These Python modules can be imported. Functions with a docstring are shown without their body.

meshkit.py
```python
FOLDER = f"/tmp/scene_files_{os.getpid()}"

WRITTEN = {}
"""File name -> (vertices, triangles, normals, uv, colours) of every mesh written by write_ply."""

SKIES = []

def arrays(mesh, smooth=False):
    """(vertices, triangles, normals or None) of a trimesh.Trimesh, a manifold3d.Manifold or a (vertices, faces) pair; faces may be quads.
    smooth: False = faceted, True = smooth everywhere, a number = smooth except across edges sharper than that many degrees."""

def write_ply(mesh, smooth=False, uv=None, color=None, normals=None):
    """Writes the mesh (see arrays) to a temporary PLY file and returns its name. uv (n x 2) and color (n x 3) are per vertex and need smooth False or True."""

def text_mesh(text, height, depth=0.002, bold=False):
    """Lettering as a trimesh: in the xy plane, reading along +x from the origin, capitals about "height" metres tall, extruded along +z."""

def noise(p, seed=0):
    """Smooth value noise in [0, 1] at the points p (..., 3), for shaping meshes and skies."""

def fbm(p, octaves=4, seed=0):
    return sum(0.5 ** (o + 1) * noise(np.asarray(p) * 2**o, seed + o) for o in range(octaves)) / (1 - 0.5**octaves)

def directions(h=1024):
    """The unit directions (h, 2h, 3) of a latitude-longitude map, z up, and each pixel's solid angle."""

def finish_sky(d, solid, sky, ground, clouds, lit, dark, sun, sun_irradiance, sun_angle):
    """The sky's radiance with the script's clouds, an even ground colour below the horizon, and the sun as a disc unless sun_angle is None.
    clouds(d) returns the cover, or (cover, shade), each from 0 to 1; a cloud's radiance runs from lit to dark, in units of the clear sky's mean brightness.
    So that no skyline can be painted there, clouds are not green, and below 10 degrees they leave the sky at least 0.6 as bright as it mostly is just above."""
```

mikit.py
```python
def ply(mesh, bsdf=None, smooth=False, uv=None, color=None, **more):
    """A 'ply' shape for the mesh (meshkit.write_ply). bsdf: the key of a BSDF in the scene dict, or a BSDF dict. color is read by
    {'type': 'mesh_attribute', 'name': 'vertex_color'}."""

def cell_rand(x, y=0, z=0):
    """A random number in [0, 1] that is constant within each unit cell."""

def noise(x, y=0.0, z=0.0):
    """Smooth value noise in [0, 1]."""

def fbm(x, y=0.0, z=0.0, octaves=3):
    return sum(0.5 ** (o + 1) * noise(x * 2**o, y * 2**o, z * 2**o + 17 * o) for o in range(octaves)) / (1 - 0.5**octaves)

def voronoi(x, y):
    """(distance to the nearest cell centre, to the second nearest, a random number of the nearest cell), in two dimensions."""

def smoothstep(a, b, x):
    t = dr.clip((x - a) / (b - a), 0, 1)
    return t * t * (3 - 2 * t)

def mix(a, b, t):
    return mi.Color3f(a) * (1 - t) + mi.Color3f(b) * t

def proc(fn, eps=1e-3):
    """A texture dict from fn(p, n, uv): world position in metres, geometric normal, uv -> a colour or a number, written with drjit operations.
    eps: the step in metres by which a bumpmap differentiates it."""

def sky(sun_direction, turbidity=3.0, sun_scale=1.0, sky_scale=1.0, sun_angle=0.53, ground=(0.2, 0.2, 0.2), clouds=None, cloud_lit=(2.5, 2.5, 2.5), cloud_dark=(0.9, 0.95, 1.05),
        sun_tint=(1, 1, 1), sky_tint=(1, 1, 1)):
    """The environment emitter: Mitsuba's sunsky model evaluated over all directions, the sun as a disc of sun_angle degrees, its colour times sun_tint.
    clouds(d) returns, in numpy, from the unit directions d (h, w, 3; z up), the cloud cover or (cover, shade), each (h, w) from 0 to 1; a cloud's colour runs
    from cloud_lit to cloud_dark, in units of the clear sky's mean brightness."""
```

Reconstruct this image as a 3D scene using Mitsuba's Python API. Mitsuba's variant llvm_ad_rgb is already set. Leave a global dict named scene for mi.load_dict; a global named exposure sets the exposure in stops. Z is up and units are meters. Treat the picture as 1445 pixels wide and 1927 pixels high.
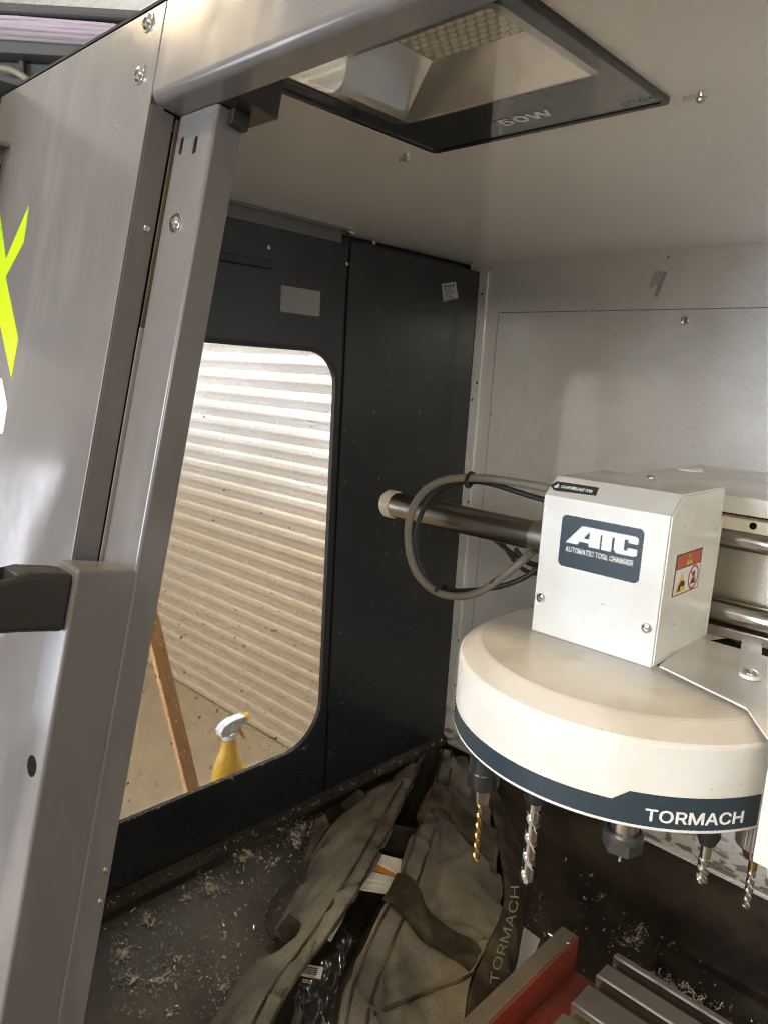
import math, random
import numpy as np, trimesh, mitsuba as mi, drjit as dr
import shapely.geometry as sg, shapely.affinity as sa
from scipy.interpolate import CubicSpline, RectBivariateSpline
import mikit, meshkit
from mikit import proc, noise, fbm, smoothstep, mix, voronoi
rng = np.random.default_rng(7)
random.seed(7)
T = mi.ScalarTransform4f

# ------------------------------------------------------------------ camera
C = np.array([0.0, 0.0, 1.6])
F, CX, CY = 1385.41, 722.5, 963.5                 # focal length and centre of the 1445 x 1927 photograph
yaw, pitch, roll = -0.757915, -0.182698, 0.058652
fw = np.array([math.sin(yaw)*math.cos(pitch), math.cos(yaw)*math.cos(pitch), math.sin(pitch)])
r0 = np.array([math.cos(yaw), -math.sin(yaw), 0]); u0 = np.cross(r0, fw)
rt = math.cos(roll)*r0 + math.sin(roll)*u0
up = -math.sin(roll)*r0 + math.cos(roll)*u0
scene = {}
scene['camera'] = {'type': 'perspective', 'fov': math.degrees(2*math.atan(722.5/F)), 'fov_axis': 'x', 'near_clip': 0.05, 'far_clip': 60.0,
                   'to_world': T().look_at(origin=C.tolist(), target=(C+fw).tolist(), up=up.tolist())}
exposure = 0.12
# ------------------------------------------------------------------ lamps out of view, placed to light the machine and the wall behind it
def lamp(key, pos, size, rgb, aim):
    """a lamp whose face of size (w, h) looks towards aim; all positions relative to the camera"""
    scene[key] = {'type': 'rectangle', 'to_world': T().look_at(origin=(C+np.array(pos)).tolist(), target=(C+np.array(aim)).tolist(), up=[0.01, 0.02, 1] if abs(pos[2]-aim[2]) < 2*abs(pos[1]-aim[1])+.5 else [0, 1, 0]) @ T().scale([size[0]/2, size[1]/2, 1]),
                  'bsdf': {'type': 'diffuse', 'reflectance': {'type': 'rgb', 'value': [.7, .7, .7]}},
                  'emitter': {'type': 'area', 'radiance': {'type': 'rgb', 'value': list(rgb)}}}
lamp('unseen_doorway', (-1.75, -4.2, 0.35), (1.5, 2.0), (16.5, 18.2, 20.5), (-.4, 1.0, -.3))  # doorway out of view, placed to light the front faces from the left
lamp('unseen_doorway_001', (-5.2, -2.7, -.85), (2.2, 1.7), (7.0, 7.3, 8.3), (-.8, -.1, -.4))  # out of view, placed for the cool sheen on the lower front panel
lamp('unseen_lamp', (-3.3, -.45, 2.15), (.7, .16), (64, 49, 29), (-3.0, -.2, 0))  # out of view, placed for the warm highlight on the header
lamp('unseen_lamp_001', (1.7, -2.6, .75), (1.8, .8), (10.0, 9.2, 7.8), (-.6, 1.2, -.3))  # out of view, set low to light the back wall from the right
lamp('unseen_lamp_002', (-1.75, 1.62, 1.5), (1.7, .22), (92, 93, 86), (-1.75, 1.8, 0))  # out of view, placed to rake down the corrugated wall
lamp('unseen_lamp_003', (-.5, -1.15, 2.7), (1.1, .25), (76, 58, 36), (-.5, -.6, 0))  # out of view, placed to light level tops and the tray
scene['added_ambient_fill'] = {'type': 'constant', 'radiance': {'type': 'rgb', 'value': [.46, .435, .39]}}  # added even ambient fill, no source of its own

labels = {}
labels['unseen_doorway'] = {'label': 'unseen daylight doorway in front of the machine, out of view, lighting its front faces', 'category': 'doorway'}
labels['unseen_doorway_001'] = {'label': 'second unseen daylight doorway, out of view to the left, giving the front panel its cool sheen', 'category': 'doorway'}
for k, s in (('unseen_lamp_003', 'unseen warm lamp high in front of the machine opening, lighting level tops and tray'), ('unseen_lamp', 'unseen warm lamp high at the left, giving the header its highlight'), ('unseen_lamp_001', 'unseen warm lamp to the right in front of the machine, lighting the back wall'), ('unseen_lamp_002', 'unseen cool white lamp over the corrugated wall, lighting its upper part')):
    labels[k] = {'label': s, 'category': 'lamp', 'group': 'unseen lamps around the machine'}

# ------------------------------------------------------------------ helpers
def ray(p):
    return rt*(p[0]-CX)/F - up*(p[1]-CY)/F + fw
def on(p, axis, val):
    """the place (relative to the camera's height datum) on the plane axis = val that is seen at p"""
    d = ray(p); return d*(val/d[axis])
lean = math.radians(10.8)
EX = np.array([1., 0, 0]); D = np.array([0, math.sin(lean), math.cos(lean)]); N = np.array([0, -math.cos(lean), math.sin(lean)])
def onN(p, a):
    d = ray(p); return d*a/(d@N)
def frame_uvn(P): return np.array([P[0], P@D, P@N])
FM = np.eye(4); FM[:3, 0] = EX; FM[:3, 1] = D; FM[:3, 2] = N        # sloping front: u = x, v = up the slope, n = outwards

def numbered(name):
    if name not in scene and not any(k.startswith(name+'__') for k in scene): return name
    i = 1
    while f'{name}_{i:03d}' in scene or any(k.startswith(f'{name}_{i:03d}__') for k in scene): i += 1
    return f'{name}_{i:03d}'
def obj(name, mesh, mat, parent=None, smooth=False, M=None, label=None, kind=None, uv=None):
    key = numbered((parent+'__' if parent else '')+name)
    if isinstance(mesh, (list,)): mesh = trimesh.util.concatenate(mesh)
    if isinstance(mesh, tuple): mesh = trimesh.Trimesh(mesh[0], mesh[1], process=False)
    mesh = mesh.copy()
    if M is not None: mesh.apply_transform(M)
    mesh.apply_translation(C)
    scene[key] = mikit.ply(mesh, mat, smooth=smooth, **({'uv': uv} if uv is not None else {}))
    if label or kind: labels[key] = {**({'label': label} if label else {}), **({'kind': kind} if kind else {})}
    return key
def thing(key, label, category, group=None):
    labels[key] = {'label': label, 'category': category}
    if group: labels[key]['group'] = group
    return key
def cat(l): return trimesh.util.concatenate(l)
def box(x0, x1, y0, y1, z0, z1, ch=0.0):
    """box with chamfered edges"""
    if ch <= 0:
        b = trimesh.creation.box((x1-x0, y1-y0, z1-z0)); b.apply_translation(((x0+x1)/2, (y0+y1)/2, (z0+z1)/2)); return b
    pts = []
    for sx in (0, 1):
        for sy in (0, 1):
            for sz in (0, 1):
                x, y, z = (x0, x1)[sx], (y0, y1)[sy], (z0, z1)[sz]
                dx, dy, dz = ch*(1-2*sx), ch*(1-2*sy), ch*(1-2*sz)
                a = ch*.29
                pts += [(x+dx, y+dy*1, z), (x+dx, y, z+dz), (x, y+dy, z+dz), (x+a*np.sign(dx), y+a*np.sign(dy), z+dz), (x+a*np.sign(dx), y+dy, z+a*np.sign(dz)), (x+dx, y+a*np.sign(dy), z+a*np.sign(dz))]
    return trimesh.Trimesh(np.array(pts)).convex_hull
def prism(poly, d0, d1, axes='xyz'):
    """extrude a shapely polygon (or list of points) from d0 to d1; axes says which world axes the polygon's two and the depth are"""
    if not isinstance(poly, (sg.Polygon, sg.MultiPolygon)): poly = sg.Polygon(poly)
    geoms = getattr(poly, 'geoms', [poly])
    out = []
    for g in geoms:
        m = trimesh.creation.extrude_polygon(g, d1-d0, engine='earcut'); m.apply_translation((0, 0, d0)); out.append(m)
    m = cat(out)
    idx = ['xyz'.index(a) for a in axes]
    v = np.zeros_like(m.vertices); v[:, idx[0]] = m.vertices[:, 0]; v[:, idx[1]] = m.vertices[:, 1]; v[:, idx[2]] = m.vertices[:, 2]
    f = m.faces
    if np.linalg.det(np.eye(3)[:, idx]) < 0: f = f[:, ::-1]
    return trimesh.Trimesh(v, f, process=False)
def rrect(x0, x1, y0, y1, r, n=8):
    return sg.box(x0+r, y0+r, x1-r, y1-r).buffer(r, quad_segs=n)
def lathe(profile, n=48, a0=0, a1=360):
    """(r, z) profile turned about z"""
    p = np.array(profile, float); full = abs(a1-a0) >= 359.9
    a = np.radians(np.linspace(a0, a1, n+1))[:n if full else n+1]
    v = np.stack([np.outer(np.cos(a), p[:, 0]), np.outer(np.sin(a), p[:, 0]), np.tile(p[:, 1], (len(a), 1))], -1).reshape(-1, 3)
    m, k, f = len(a), len(p), []
    for i in range(m if full else m-1):
        j = (i+1) % m
        for q in range(k-1):
            A, B, Cc, Dd = i*k+q, j*k+q, j*k+q+1, i*k+q+1
            f += [(A, B, Cc), (A, Cc, Dd)]
    t = trimesh.Trimesh(v, np.array(f), process=False); t.update_faces(t.area_faces > 1e-14); return t
def spline(pts, n):
    pts = np.array(pts, float); s = np.r_[0, np.cumsum(np.linalg.norm(np.diff(pts, axis=0), axis=1))]
    return CubicSpline(s, pts)(np.linspace(0, s[-1], n))
def tube(pts, r, n=10, m=60, smooth_path=True):
    p = spline(pts, m) if smooth_path else np.array(pts, float)
    r = np.broadcast_to(r, len(p)); t = np.gradient(p, axis=0); t /= np.linalg.norm(t, axis=1, keepdims=True)
    u = np.cross(t[0], [.3, .5, .8]); u /= np.linalg.norm(u); ring = []
    for i in range(len(p)):
        u = u-(u@t[i])*t[i]; u /= np.linalg.norm(u); w = np.cross(t[i], u)
        a = np.arange(n)*2*np.pi/n
        ring.append(p[i]+r[i]*(np.outer(np.cos(a), u)+np.outer(np.sin(a), w)))
    v = np.vstack(ring+[p[:1], p[-1:]]); f = []
    for i in range(len(p)-1):
        for k in range(n):
            a, b = i*n+k, i*n+(k+1) % n
            f += [(a, b, b+n), (a, b+n, a+n)]
    e = len(v)-2
    for k in range(n): f += [(e, (k+1) % n, k), (e+1, (len(p)-1)*n+k, (len(p)-1)*n+(k+1) % n)]
    return trimesh.Trimesh(v, np.array(f), process=False)
def place(mesh, origin, x, y, z):
    M = np.eye(4); M[:3, 0] = x; M[:3, 1] = y; M[:3, 2] = z; M[:3, 3] = origin
    m = mesh.copy(); m.apply_transform(M); return m
def screw_head(r=.006, h=.003, washer=0.0):
    """button head with a socket, axis +z, base at z = 0"""
    w = [(0, 0), (washer or r, 0), (washer or r, .0012 if washer else h*.3)]
    prof = w+[(r, .0012 if washer else h*.3), (r*.97, h*.55), (r*.8, h*.9), (r*.48, h), (r*.42, h), (r*.40, h*.45), (0, h*.4)]
    return lathe(prof, 24)
def basis(n):
    n = np.array(n, float)/np.linalg.norm(n); a = np.cross([0, 0, 1.] if abs(n[2]) < .9 else [1., 0, 0], n); a /= np.linalg.norm(a)
    return a, np.cross(n, a), n
def put_screw(parent, P, n, r=.006, h=.003, mat='steel', washer=0.0, name='screw'):
    a, b, c = basis(n)
    return obj(name, place(screw_head(r, h, washer), P, a, b, c), mat, parent, smooth=35)
def text_block(s, height, depth=.0004, bold=True, sx=1.0, shear=0.0, spacing=0.0):
    """lettering centred on the origin, reading along +x"""
    m = meshkit.text_mesh(s, height, depth, bold)
    v = m.vertices; v[:, 0] = v[:, 0]*sx + shear*v[:, 1]; m.vertices = v
    b = m.bounds; m.apply_translation((-(b[0, 0]+b[1, 0])/2, -(b[0, 1]+b[1, 1])/2, 0)); return m

# ------------------------------------------------------------------ materials
def rgb(*c): return {'type': 'rgb', 'value': list(c)}
def two(b): return {'type': 'twosided', 'bsdf': b}
def pr(color, rough, metallic=0.0, spec=.5, coat=0.0, coatg=.95, **more):
    d = {'type': 'principled', 'base_color': color if isinstance(color, dict) else rgb(*color), 'roughness': rough if isinstance(rough, dict) else float(rough), 'metallic': float(metallic), 'specular': float(spec), **more}
    if 'eta' in more: d.pop('specular')
    if coat: d['clearcoat'] = float(coat); d['clearcoat_gloss'] = float(coatg)
    return d
def bump(b, fn, scale=1.0, eps=6e-4): return {'type': 'bumpmap', 'tex': proc(fn, eps), 'scale': float(scale), 'bsdf': b}

def f_enamel(p, n, uv):
    g = fbm(p.x*9, p.y*9, p.z*9, 3); d = fbm(p.x*130, p.y*130, p.z*130, 2)
    low = smoothstep(.86, .70, p.z)
    c = mix((.74, .745, .735), (.67, .67, .65), smoothstep(.35, .75, g))
    c = mix(c, (.50, .45, .36), low*.7)
    return mix(c, (.09, .075, .05), dr.clip(smoothstep(.60, .74, d)*.06+smoothstep(.50, .62, fbm(p.x*48, p.y*48, p.z*75, 3))*low*.85, 0, 1))
scene['white_enamel'] = two(bump(pr(proc(f_enamel), .08, eta=2.4), lambda p, n, uv: fbm(p.x*30, p.y*30, p.z*30, 2)*.00005))
scene['ceiling_enamel'] = two(bump(pr(rgb(.72, .715, .69), .16, spec=.6), lambda p, n, uv: fbm(p.x*40, p.y*40, p.z*40, 2)*.00025))
def f_char(p, n, uv):
    g = fbm(p.x*14, p.y*14, p.z*14, 3); s = noise(p.x*420, p.y*420, p.z*420)
    low = smoothstep(1.25, .72, p.z)
    c = mix((.016, .020, .023), (.024, .028, .031), g)
    return mix(c, (.16, .145, .12), smoothstep(.80, .93, s)*low*.55)
scene['charcoal_paint'] = two(bump(pr(proc(f_char), .24, spec=.5), lambda p, n, uv: fbm(p.x*60, p.y*60, p.z*60, 2)*.0003))
def f_tray(p, n, uv):
    g = fbm(p.x*11, p.y*11, p.z*11, 4); d = fbm(p.x*5+3, p.y*5, p.z*5, 3)
    q = noise(p.x*330, p.y*330, p.z*330)
    c = mix((.040, .032, .023), (.080, .064, .044), smoothstep(.35, .7, g))
    c = mix(c, (.12, .10, .07), smoothstep(.50, .8, d)*.45)
    return mix(c, (.30, .27, .21), smoothstep(.90, .97, q)*.35)
scene['tray_paint'] = two(bump(pr(proc(f_tray), .45, spec=.12), lambda p, n, uv: fbm(p.x*90, p.y*90, p.z*90, 2)*.0004))
def f_gray(p, n, uv):
    g = fbm(p.x*7, p.y*7, p.z*7, 3); s = fbm(p.x*26, p.y*26, p.z*3.5, 3)
    c = mix((.122, .116, .114), (.152, .145, .142), g)
    return mix(c, (.19, .18, .172), smoothstep(.50, .78, s)*.5)
scene['gray_paint'] = two(bump(pr(proc(f_gray), proc(lambda p, n, uv: .13+.15*smoothstep(.35, .7, fbm(p.x*11, p.y*11, p.z*6, 4))), spec=.55), lambda p, n, uv: fbm(p.x*38, p.y*38, p.z*38, 2)*.00012))
def f_beige(p, n, uv):
    g = fbm(p.x*16, p.y*16, p.z*16, 4); s = noise(p.x*260, p.y*260, p.z*260)
    upf = smoothstep(.5, .95, n.z)
    c = mix((.74, .735, .70), (.69, .675, .62), smoothstep(.4, .75, g))
    c = mix(c, (.40, .345, .265), upf*(.52+.22*smoothstep(.35, .75, g)))       # level faces dulled to tan: dust, plus the dimmer warm light painted in
    return mix(c, (.16, .13, .10), smoothstep(.93, .98, s)*.5)
scene['beige_enamel'] = two(bump(pr(proc(f_beige), .27, spec=.5), lambda p, n, uv: fbm(p.x*70, p.y*70, p.z*70, 2)*.00015))
scene['navy_vinyl'] = two(pr((.030, .047, .062), .33, spec=.5))
scene['white_vinyl'] = two(pr((.78, .78, .76), .35))
scene['lime_vinyl'] = two(pr((.43, .66, .012), .35, spec=.4))
scene['steel'] = two(pr((.62, .60, .56), .22, 1.0))
scene['chrome'] = two(pr((.72, .70, .67), .10, 1.0))
scene['ground_steel'] = two(pr((.55, .53, .50), .18, 1.0))
def f_brush(p, n, uv): return mix((.56, .52, .45), (.70, .67, .61), fbm(p.x*6, p.y*900, p.z*700, 2))
scene['brushed_metal'] = two(pr(proc(f_brush), .30, 1.0))
scene['tube_metal'] = two(pr((.42, .385, .33), .26, 1.0))
scene['gold_steel'] = two(pr((.55, .38, .17), .25, 1.0))
scene['black_oxide'] = two(pr((.018, .018, .018), .30, spec=.6))
scene['dark_steel'] = two(pr((.09, .09, .09), .33, .6))
scene['black_plastic'] = two(pr((.014, .013, .013), .38))
scene['handle_plastic'] = two(bump(pr((.022, .019, .016), .38), lambda p, n, uv: fbm(p.x*200, p.y*200, p.z*200, 2)*.0003))
scene['ivory_plastic'] = two(pr((.68, .62, .50), .4))
scene['gray_rubber'] = two(pr((.19, .175, .14), .5))
scene['black_rubber'] = two(pr((.02, .019, .018), .5))
scene['pale_strip'] = two(pr((.26, .25, .235), .5))
scene['hole_black'] = two(pr((.006, .006, .006), .8, spec=.1))
def f_red(p, n, uv):
    g = fbm(p.x*30, p.y*30, p.z*30, 4)
    c = mix((.22, .034, .019), (.145, .028, .017), g)
    return mix(c, (.07, .05, .03), smoothstep(.66, .80, fbm(p.x*70+7, p.y*70, p.z*70, 3))*.7)
scene['red_paint'] = two(pr(proc(f_red), .38))
def f_table(p, n, uv):
    g = fbm(p.x*18, p.y*18, p.z*18, 4)
    return mix((.14, .12, .095), (.24, .205, .16), g)
scene['table_iron'] = two(pr(proc(f_table), .42, .55))
scene['dirty_iron'] = two(pr(proc(lambda p, n, uv: mix((.075, .058, .038), (.13, .10, .066), fbm(p.x*25, p.y*25, p.z*25, 4))), .55))
scene['thread'] = two(pr((.30, .26, .18), .8))
scene['dust'] = two({'type': 'diffuse', 'reflectance': rgb(.62, .52, .36)})
scene['paper'] = two(pr((.72, .68, .58), .8, spec=.2))
scene['orange_card'] = two(pr((.62, .25, .04), .6))
scene['label_gray'] = two(pr((.30, .295, .285), .45))
scene['label_silver'] = two(pr((.48, .48, .46), .4))
scene['print_black'] = two(pr((.03, .03, .03), .6))
scene['print_gray'] = two(pr((.25, .25, .25), .6))
scene['warn_red'] = two(pr((.50, .075, .028), .4))
scene['warn_yellow'] = two(pr((.78, .52, .04), .4))
scene['lamp_black'] = two(pr((.010, .010, .010), .16, spec=.5))
scene['reflector'] = two(bump(pr((.86, .85, .82), .20, 1.0), lambda p, n, uv: fbm(p.x*30, p.y*30, p.z*30, 2)*.0006))
scene['led_yellow'] = two(pr((.78, .76, .66), .3))
scene['led_base'] = two(pr((.42, .41, .36), .4))
scene['lamp_glass'] = {'type': 'thindielectric', 'int_ior': 1.5}
def f_dirt(p, n, uv):
    low = smoothstep(1.55, .85, p.z)
    return dr.clip(.08 + .30*low*(0.6+.7*fbm(p.x*6, p.y*6, p.z*6, 3)) + .05*smoothstep(.6, .8, fbm(p.x*24, p.y*24, p.z*5, 3)), 0, .6)
scene['window_glass'] = {'type': 'blendbsdf', 'weight': proc(f_dirt), 'a': {'type': 'thindielectric', 'int_ior': 1.49}, 'b': two({'type': 'diffuse', 'reflectance': rgb(.52, .42, .28)})}
def f_canvas(p, n, uv):
    d = fbm(p.x*9, p.y*9, p.z*9, 4); e = fbm(p.x*28+5, p.y*28, p.z*28, 3)
    w = noise(p.x*620, p.y*620, p.z*620)
    c = mix((.066, .060, .049), (.095, .086, .068), smoothstep(.3, .7, e))
    return mix(c, (.27, .232, .165), smoothstep(.30, .80, d)*.72)*(.78+.44*w)
def b_canvas(p, n, uv):
    return (dr.sin(p.x*2600+p.z*700)*dr.sin(p.y*2600+p.z*1500))*.00008 + fbm(p.x*45, p.y*45, p.z*45, 3)*.0007
scene['canvas'] = two(bump(pr(proc(f_canvas), .75, spec=.25, sheen=.3), b_canvas))
def f_web(p, n, uv): return mix((.030, .024, .016), (.095, .075, .045), smoothstep(.35, .75, fbm(p.x*22, p.y*22, p.z*22, 4)))
scene['webbing'] = two(bump(pr(proc(f_web), .8, spec=.2), lambda p, n, uv: dr.sin((p.x+p.y*.6+p.z)*1500)*.0002))
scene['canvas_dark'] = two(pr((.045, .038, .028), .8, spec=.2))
scene['clear_film'] = {'type': 'thindielectric', 'int_ior': 1.7}
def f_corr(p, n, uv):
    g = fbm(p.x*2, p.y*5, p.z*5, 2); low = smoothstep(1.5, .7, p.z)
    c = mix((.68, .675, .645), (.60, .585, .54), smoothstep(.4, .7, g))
    return mix(c, (.36, .27, .165), low*.92)  # lower wall browned: dirt, and the warm floor bounce put into the colour
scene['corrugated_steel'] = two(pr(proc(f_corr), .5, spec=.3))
scene['bottle_yellow'] = two(pr((.80, .46, .02), .35))
scene['bottle_white'] = two(pr((.75, .77, .80), .35))
def f_wood(p, n, uv): return mix((.70, .34, .13), (.78, .42, .19), fbm(p.x*60, p.y*60, p.z*6, 3))
scene['orange_wood'] = two(pr(proc(f_wood), .5))
def f_conc(p, n, uv): return mix((.20, .152, .095), (.27, .205, .13), fbm(p.x*6, p.y*6, p.z*6, 4))
scene['bench_top'] = two(pr(proc(f_conc), .55))
scene['sheet_pile'] = two(pr((.66, .62, .68), .7))
scene['shelf_gray'] = two(pr((.055, .057, .060), .5))
def f_chip(p, n, uv): return mix((.90, .89, .85), (.86, .74, .48), smoothstep(.35, .7, noise(p.x*90, p.y*90, p.z*90)))
scene['chip_metal'] = two(pr(proc(f_chip), .24, .30))
scene['speck_dark'] = two(pr((.06, .045, .03), .7))

# ================================================================== MACHINE ENCLOSURE
XL, YB, ZC, ZS = -1.06, 1.39, .26, -.90       # left wall, back wall, ceiling, seam of wall and tray
ENC = thing('mill_enclosure', 'milling machine enclosure of grey and white sheet metal with dark left wall and side window', 'machine enclosure')
XR = .95
# added skin behind the inner sheets, so that no light leaks through the seams
sk = sg.Polygon([(-.02, -1.45), (YB+.05, -1.45), (YB+.05, ZC+.09), (-.02, ZC+.09)]).difference(sg.box(.10, -.80, 1.0, .075))
obj('light_block_skin', [prism(sk, XL-.045, XL-.042, 'yzx'), box(XL-.045, XR, YB+.045, YB+.048, -1.45, ZC+.09), box(XL-.045, XR, .41, YB+.048, ZC+.088, ZC+.091)], 'charcoal_paint', ENC)
# ceiling with the opening for the lamp
ceil_poly = sg.Polygon([(XL-.03, .40), (XR, .40), (XR, YB+.03), (XL-.03, YB+.03)])
ceil_poly = ceil_poly.difference(sg.box(-.600, .416, -.329, .684))
obj('ceiling_panel', prism(ceil_poly, ZC, ZC+.002), 'ceiling_enamel', ENC)
# back wall: upper sheet, lower sheet standing proud, corner strip, dark apron
obj('back_wall', box(XL-.03, XR, YB, YB+.003, -.897, ZC), 'white_enamel', ENC)
zs = .152
obj('panel_seam', [box(-.9985, XR, YB-.0012, YB-.0004, zs+.0002, zs+.0019), box(-1.0012, -.9992, YB-.0012, YB-.0004, -.885, zs+.0019)], 'print_gray', ENC)
lower = box(-.999, XR, YB-.0030, YB-.0003, -.885, zs, .0010)
obj('back_panel', lower, 'white_enamel', ENC)
obj('corner_strip', box(XL+.0005, -1.036, YB-.004, YB-.0005, -.885, .243, .001), 'white_enamel', ENC)
obj('back_apron', box(XL-.03, XR, YB+.004, YB+.007, -1.45, -.8965), 'tray_paint', ENC)
obj('apron_ledge', box(XL, XR, YB-.006, YB-.0005, -.9035, -.8955, .001), 'ceiling_enamel', ENC)
for p in [(907, 553), (897, 720), (888, 752), (884, 890), (881, 945), (862, 1205), (856, 1290)]:
    P = on(p, 1, YB-.004); put_screw(ENC, P, (0, -1, 0), .0028, .0014, 'dark_steel', name='rivet')
for p in [(940, 604), (925, 780), (1258, 483), (925, 503)]:
    P = on(p, 1, YB-.0025); put_screw(ENC, P, (0, -1, 0), .003, .0016, 'steel', name='rivet')
P = on((1291, 602), 1, YB-.004); put_screw(ENC, P, (0, -1, 0), .0085, .006, 'chrome')
# left wall: window panel and rear panel, seam between them
wy0, wy1, wz0, wz1 = .16, .967, -.762, .038
def window_poly(grow=0.0):
    a = sg.box(wy0, wz0+.09, wy1-.09, wz1).union(sg.box(wy0, wz0+.09, wy1, wz1-.06)).union(sg.box(wy0, wz0, wy1-.09, wz1))
    a = a.union(sg.Point(wy1-.065, wz1-.065).buffer(.065, quad_segs=12)).union(sg.Point(wy1-.095, wz0+.095).buffer(.095, quad_segs=12))
    a = a.union(sg.box(wy0, wz1-.08, wy1-.065, wz1))
    return a.buffer(grow) if grow else a
wp = window_poly()
panel = sg.Polygon([(.12, -.884), (.9865, -.884), (.9865, .236), (.12, .236)]).difference(wp)
obj('window_panel', prism(panel, XL-.010, XL-.004, 'yzx'), 'charcoal_paint', ENC, smooth=20)
obj('left_wall', prism([(.989, -.884), (YB, -.884), (YB, .243), (.989, .243)], XL-.003, XL, 'yzx'), 'charcoal_paint', ENC)
lsp = []
for i in range(420):
    t = trimesh.creation.icosphere(0, .0003+.0011*rng.random()**4); t.vertices *= (.4, 1, 1.3)
    t.apply_translation((XL+.0003, rng.uniform(.992, 1.385), -.88+1.05*rng.beta(1.0, 1.9))); lsp.append(t)
obj('swarf_specks', lsp, 'dust', ENC+'__left_wall', kind='stuff')
obj('left_wall_rail', prism([(.12, .176), (.982, .176), (.982, .2365), (.12, .2365)], XL-.0035, XL-.0005, 'yzx'), 'charcoal_paint', ENC)
obj('left_wall_base', box(XL-.004, XL+.0005, .10, YB, -.9, -.8845), 'charcoal_paint', ENC)
seal = wp.buffer(.007, quad_segs=6).difference(wp.buffer(-.0015))
SEAL = obj('window_seal', prism(seal, XL-.0102, XL-.001, 'yzx'), 'black_rubber', ENC, smooth=30)
obj('seam_bead', tube([(XL-.0012, .9878, -.70), (XL-.0012, .9878, 0), (XL-.0012, .9878, .215)], .0022, 8, 12), 'black_rubber', ENC, smooth=True)
PANE = obj('window_pane', prism(window_poly(.004), XL-.0118, XL-.0117, 'yzx').convex_hull if False else (lambda q: trimesh.Trimesh(np.c_[np.full(len(q[0]), XL-.0118), q[0]], q[1], process=False))(trimesh.creation.triangulate_polygon(window_poly(.004), engine='earcut')), 'window_glass', ENC)
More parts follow.
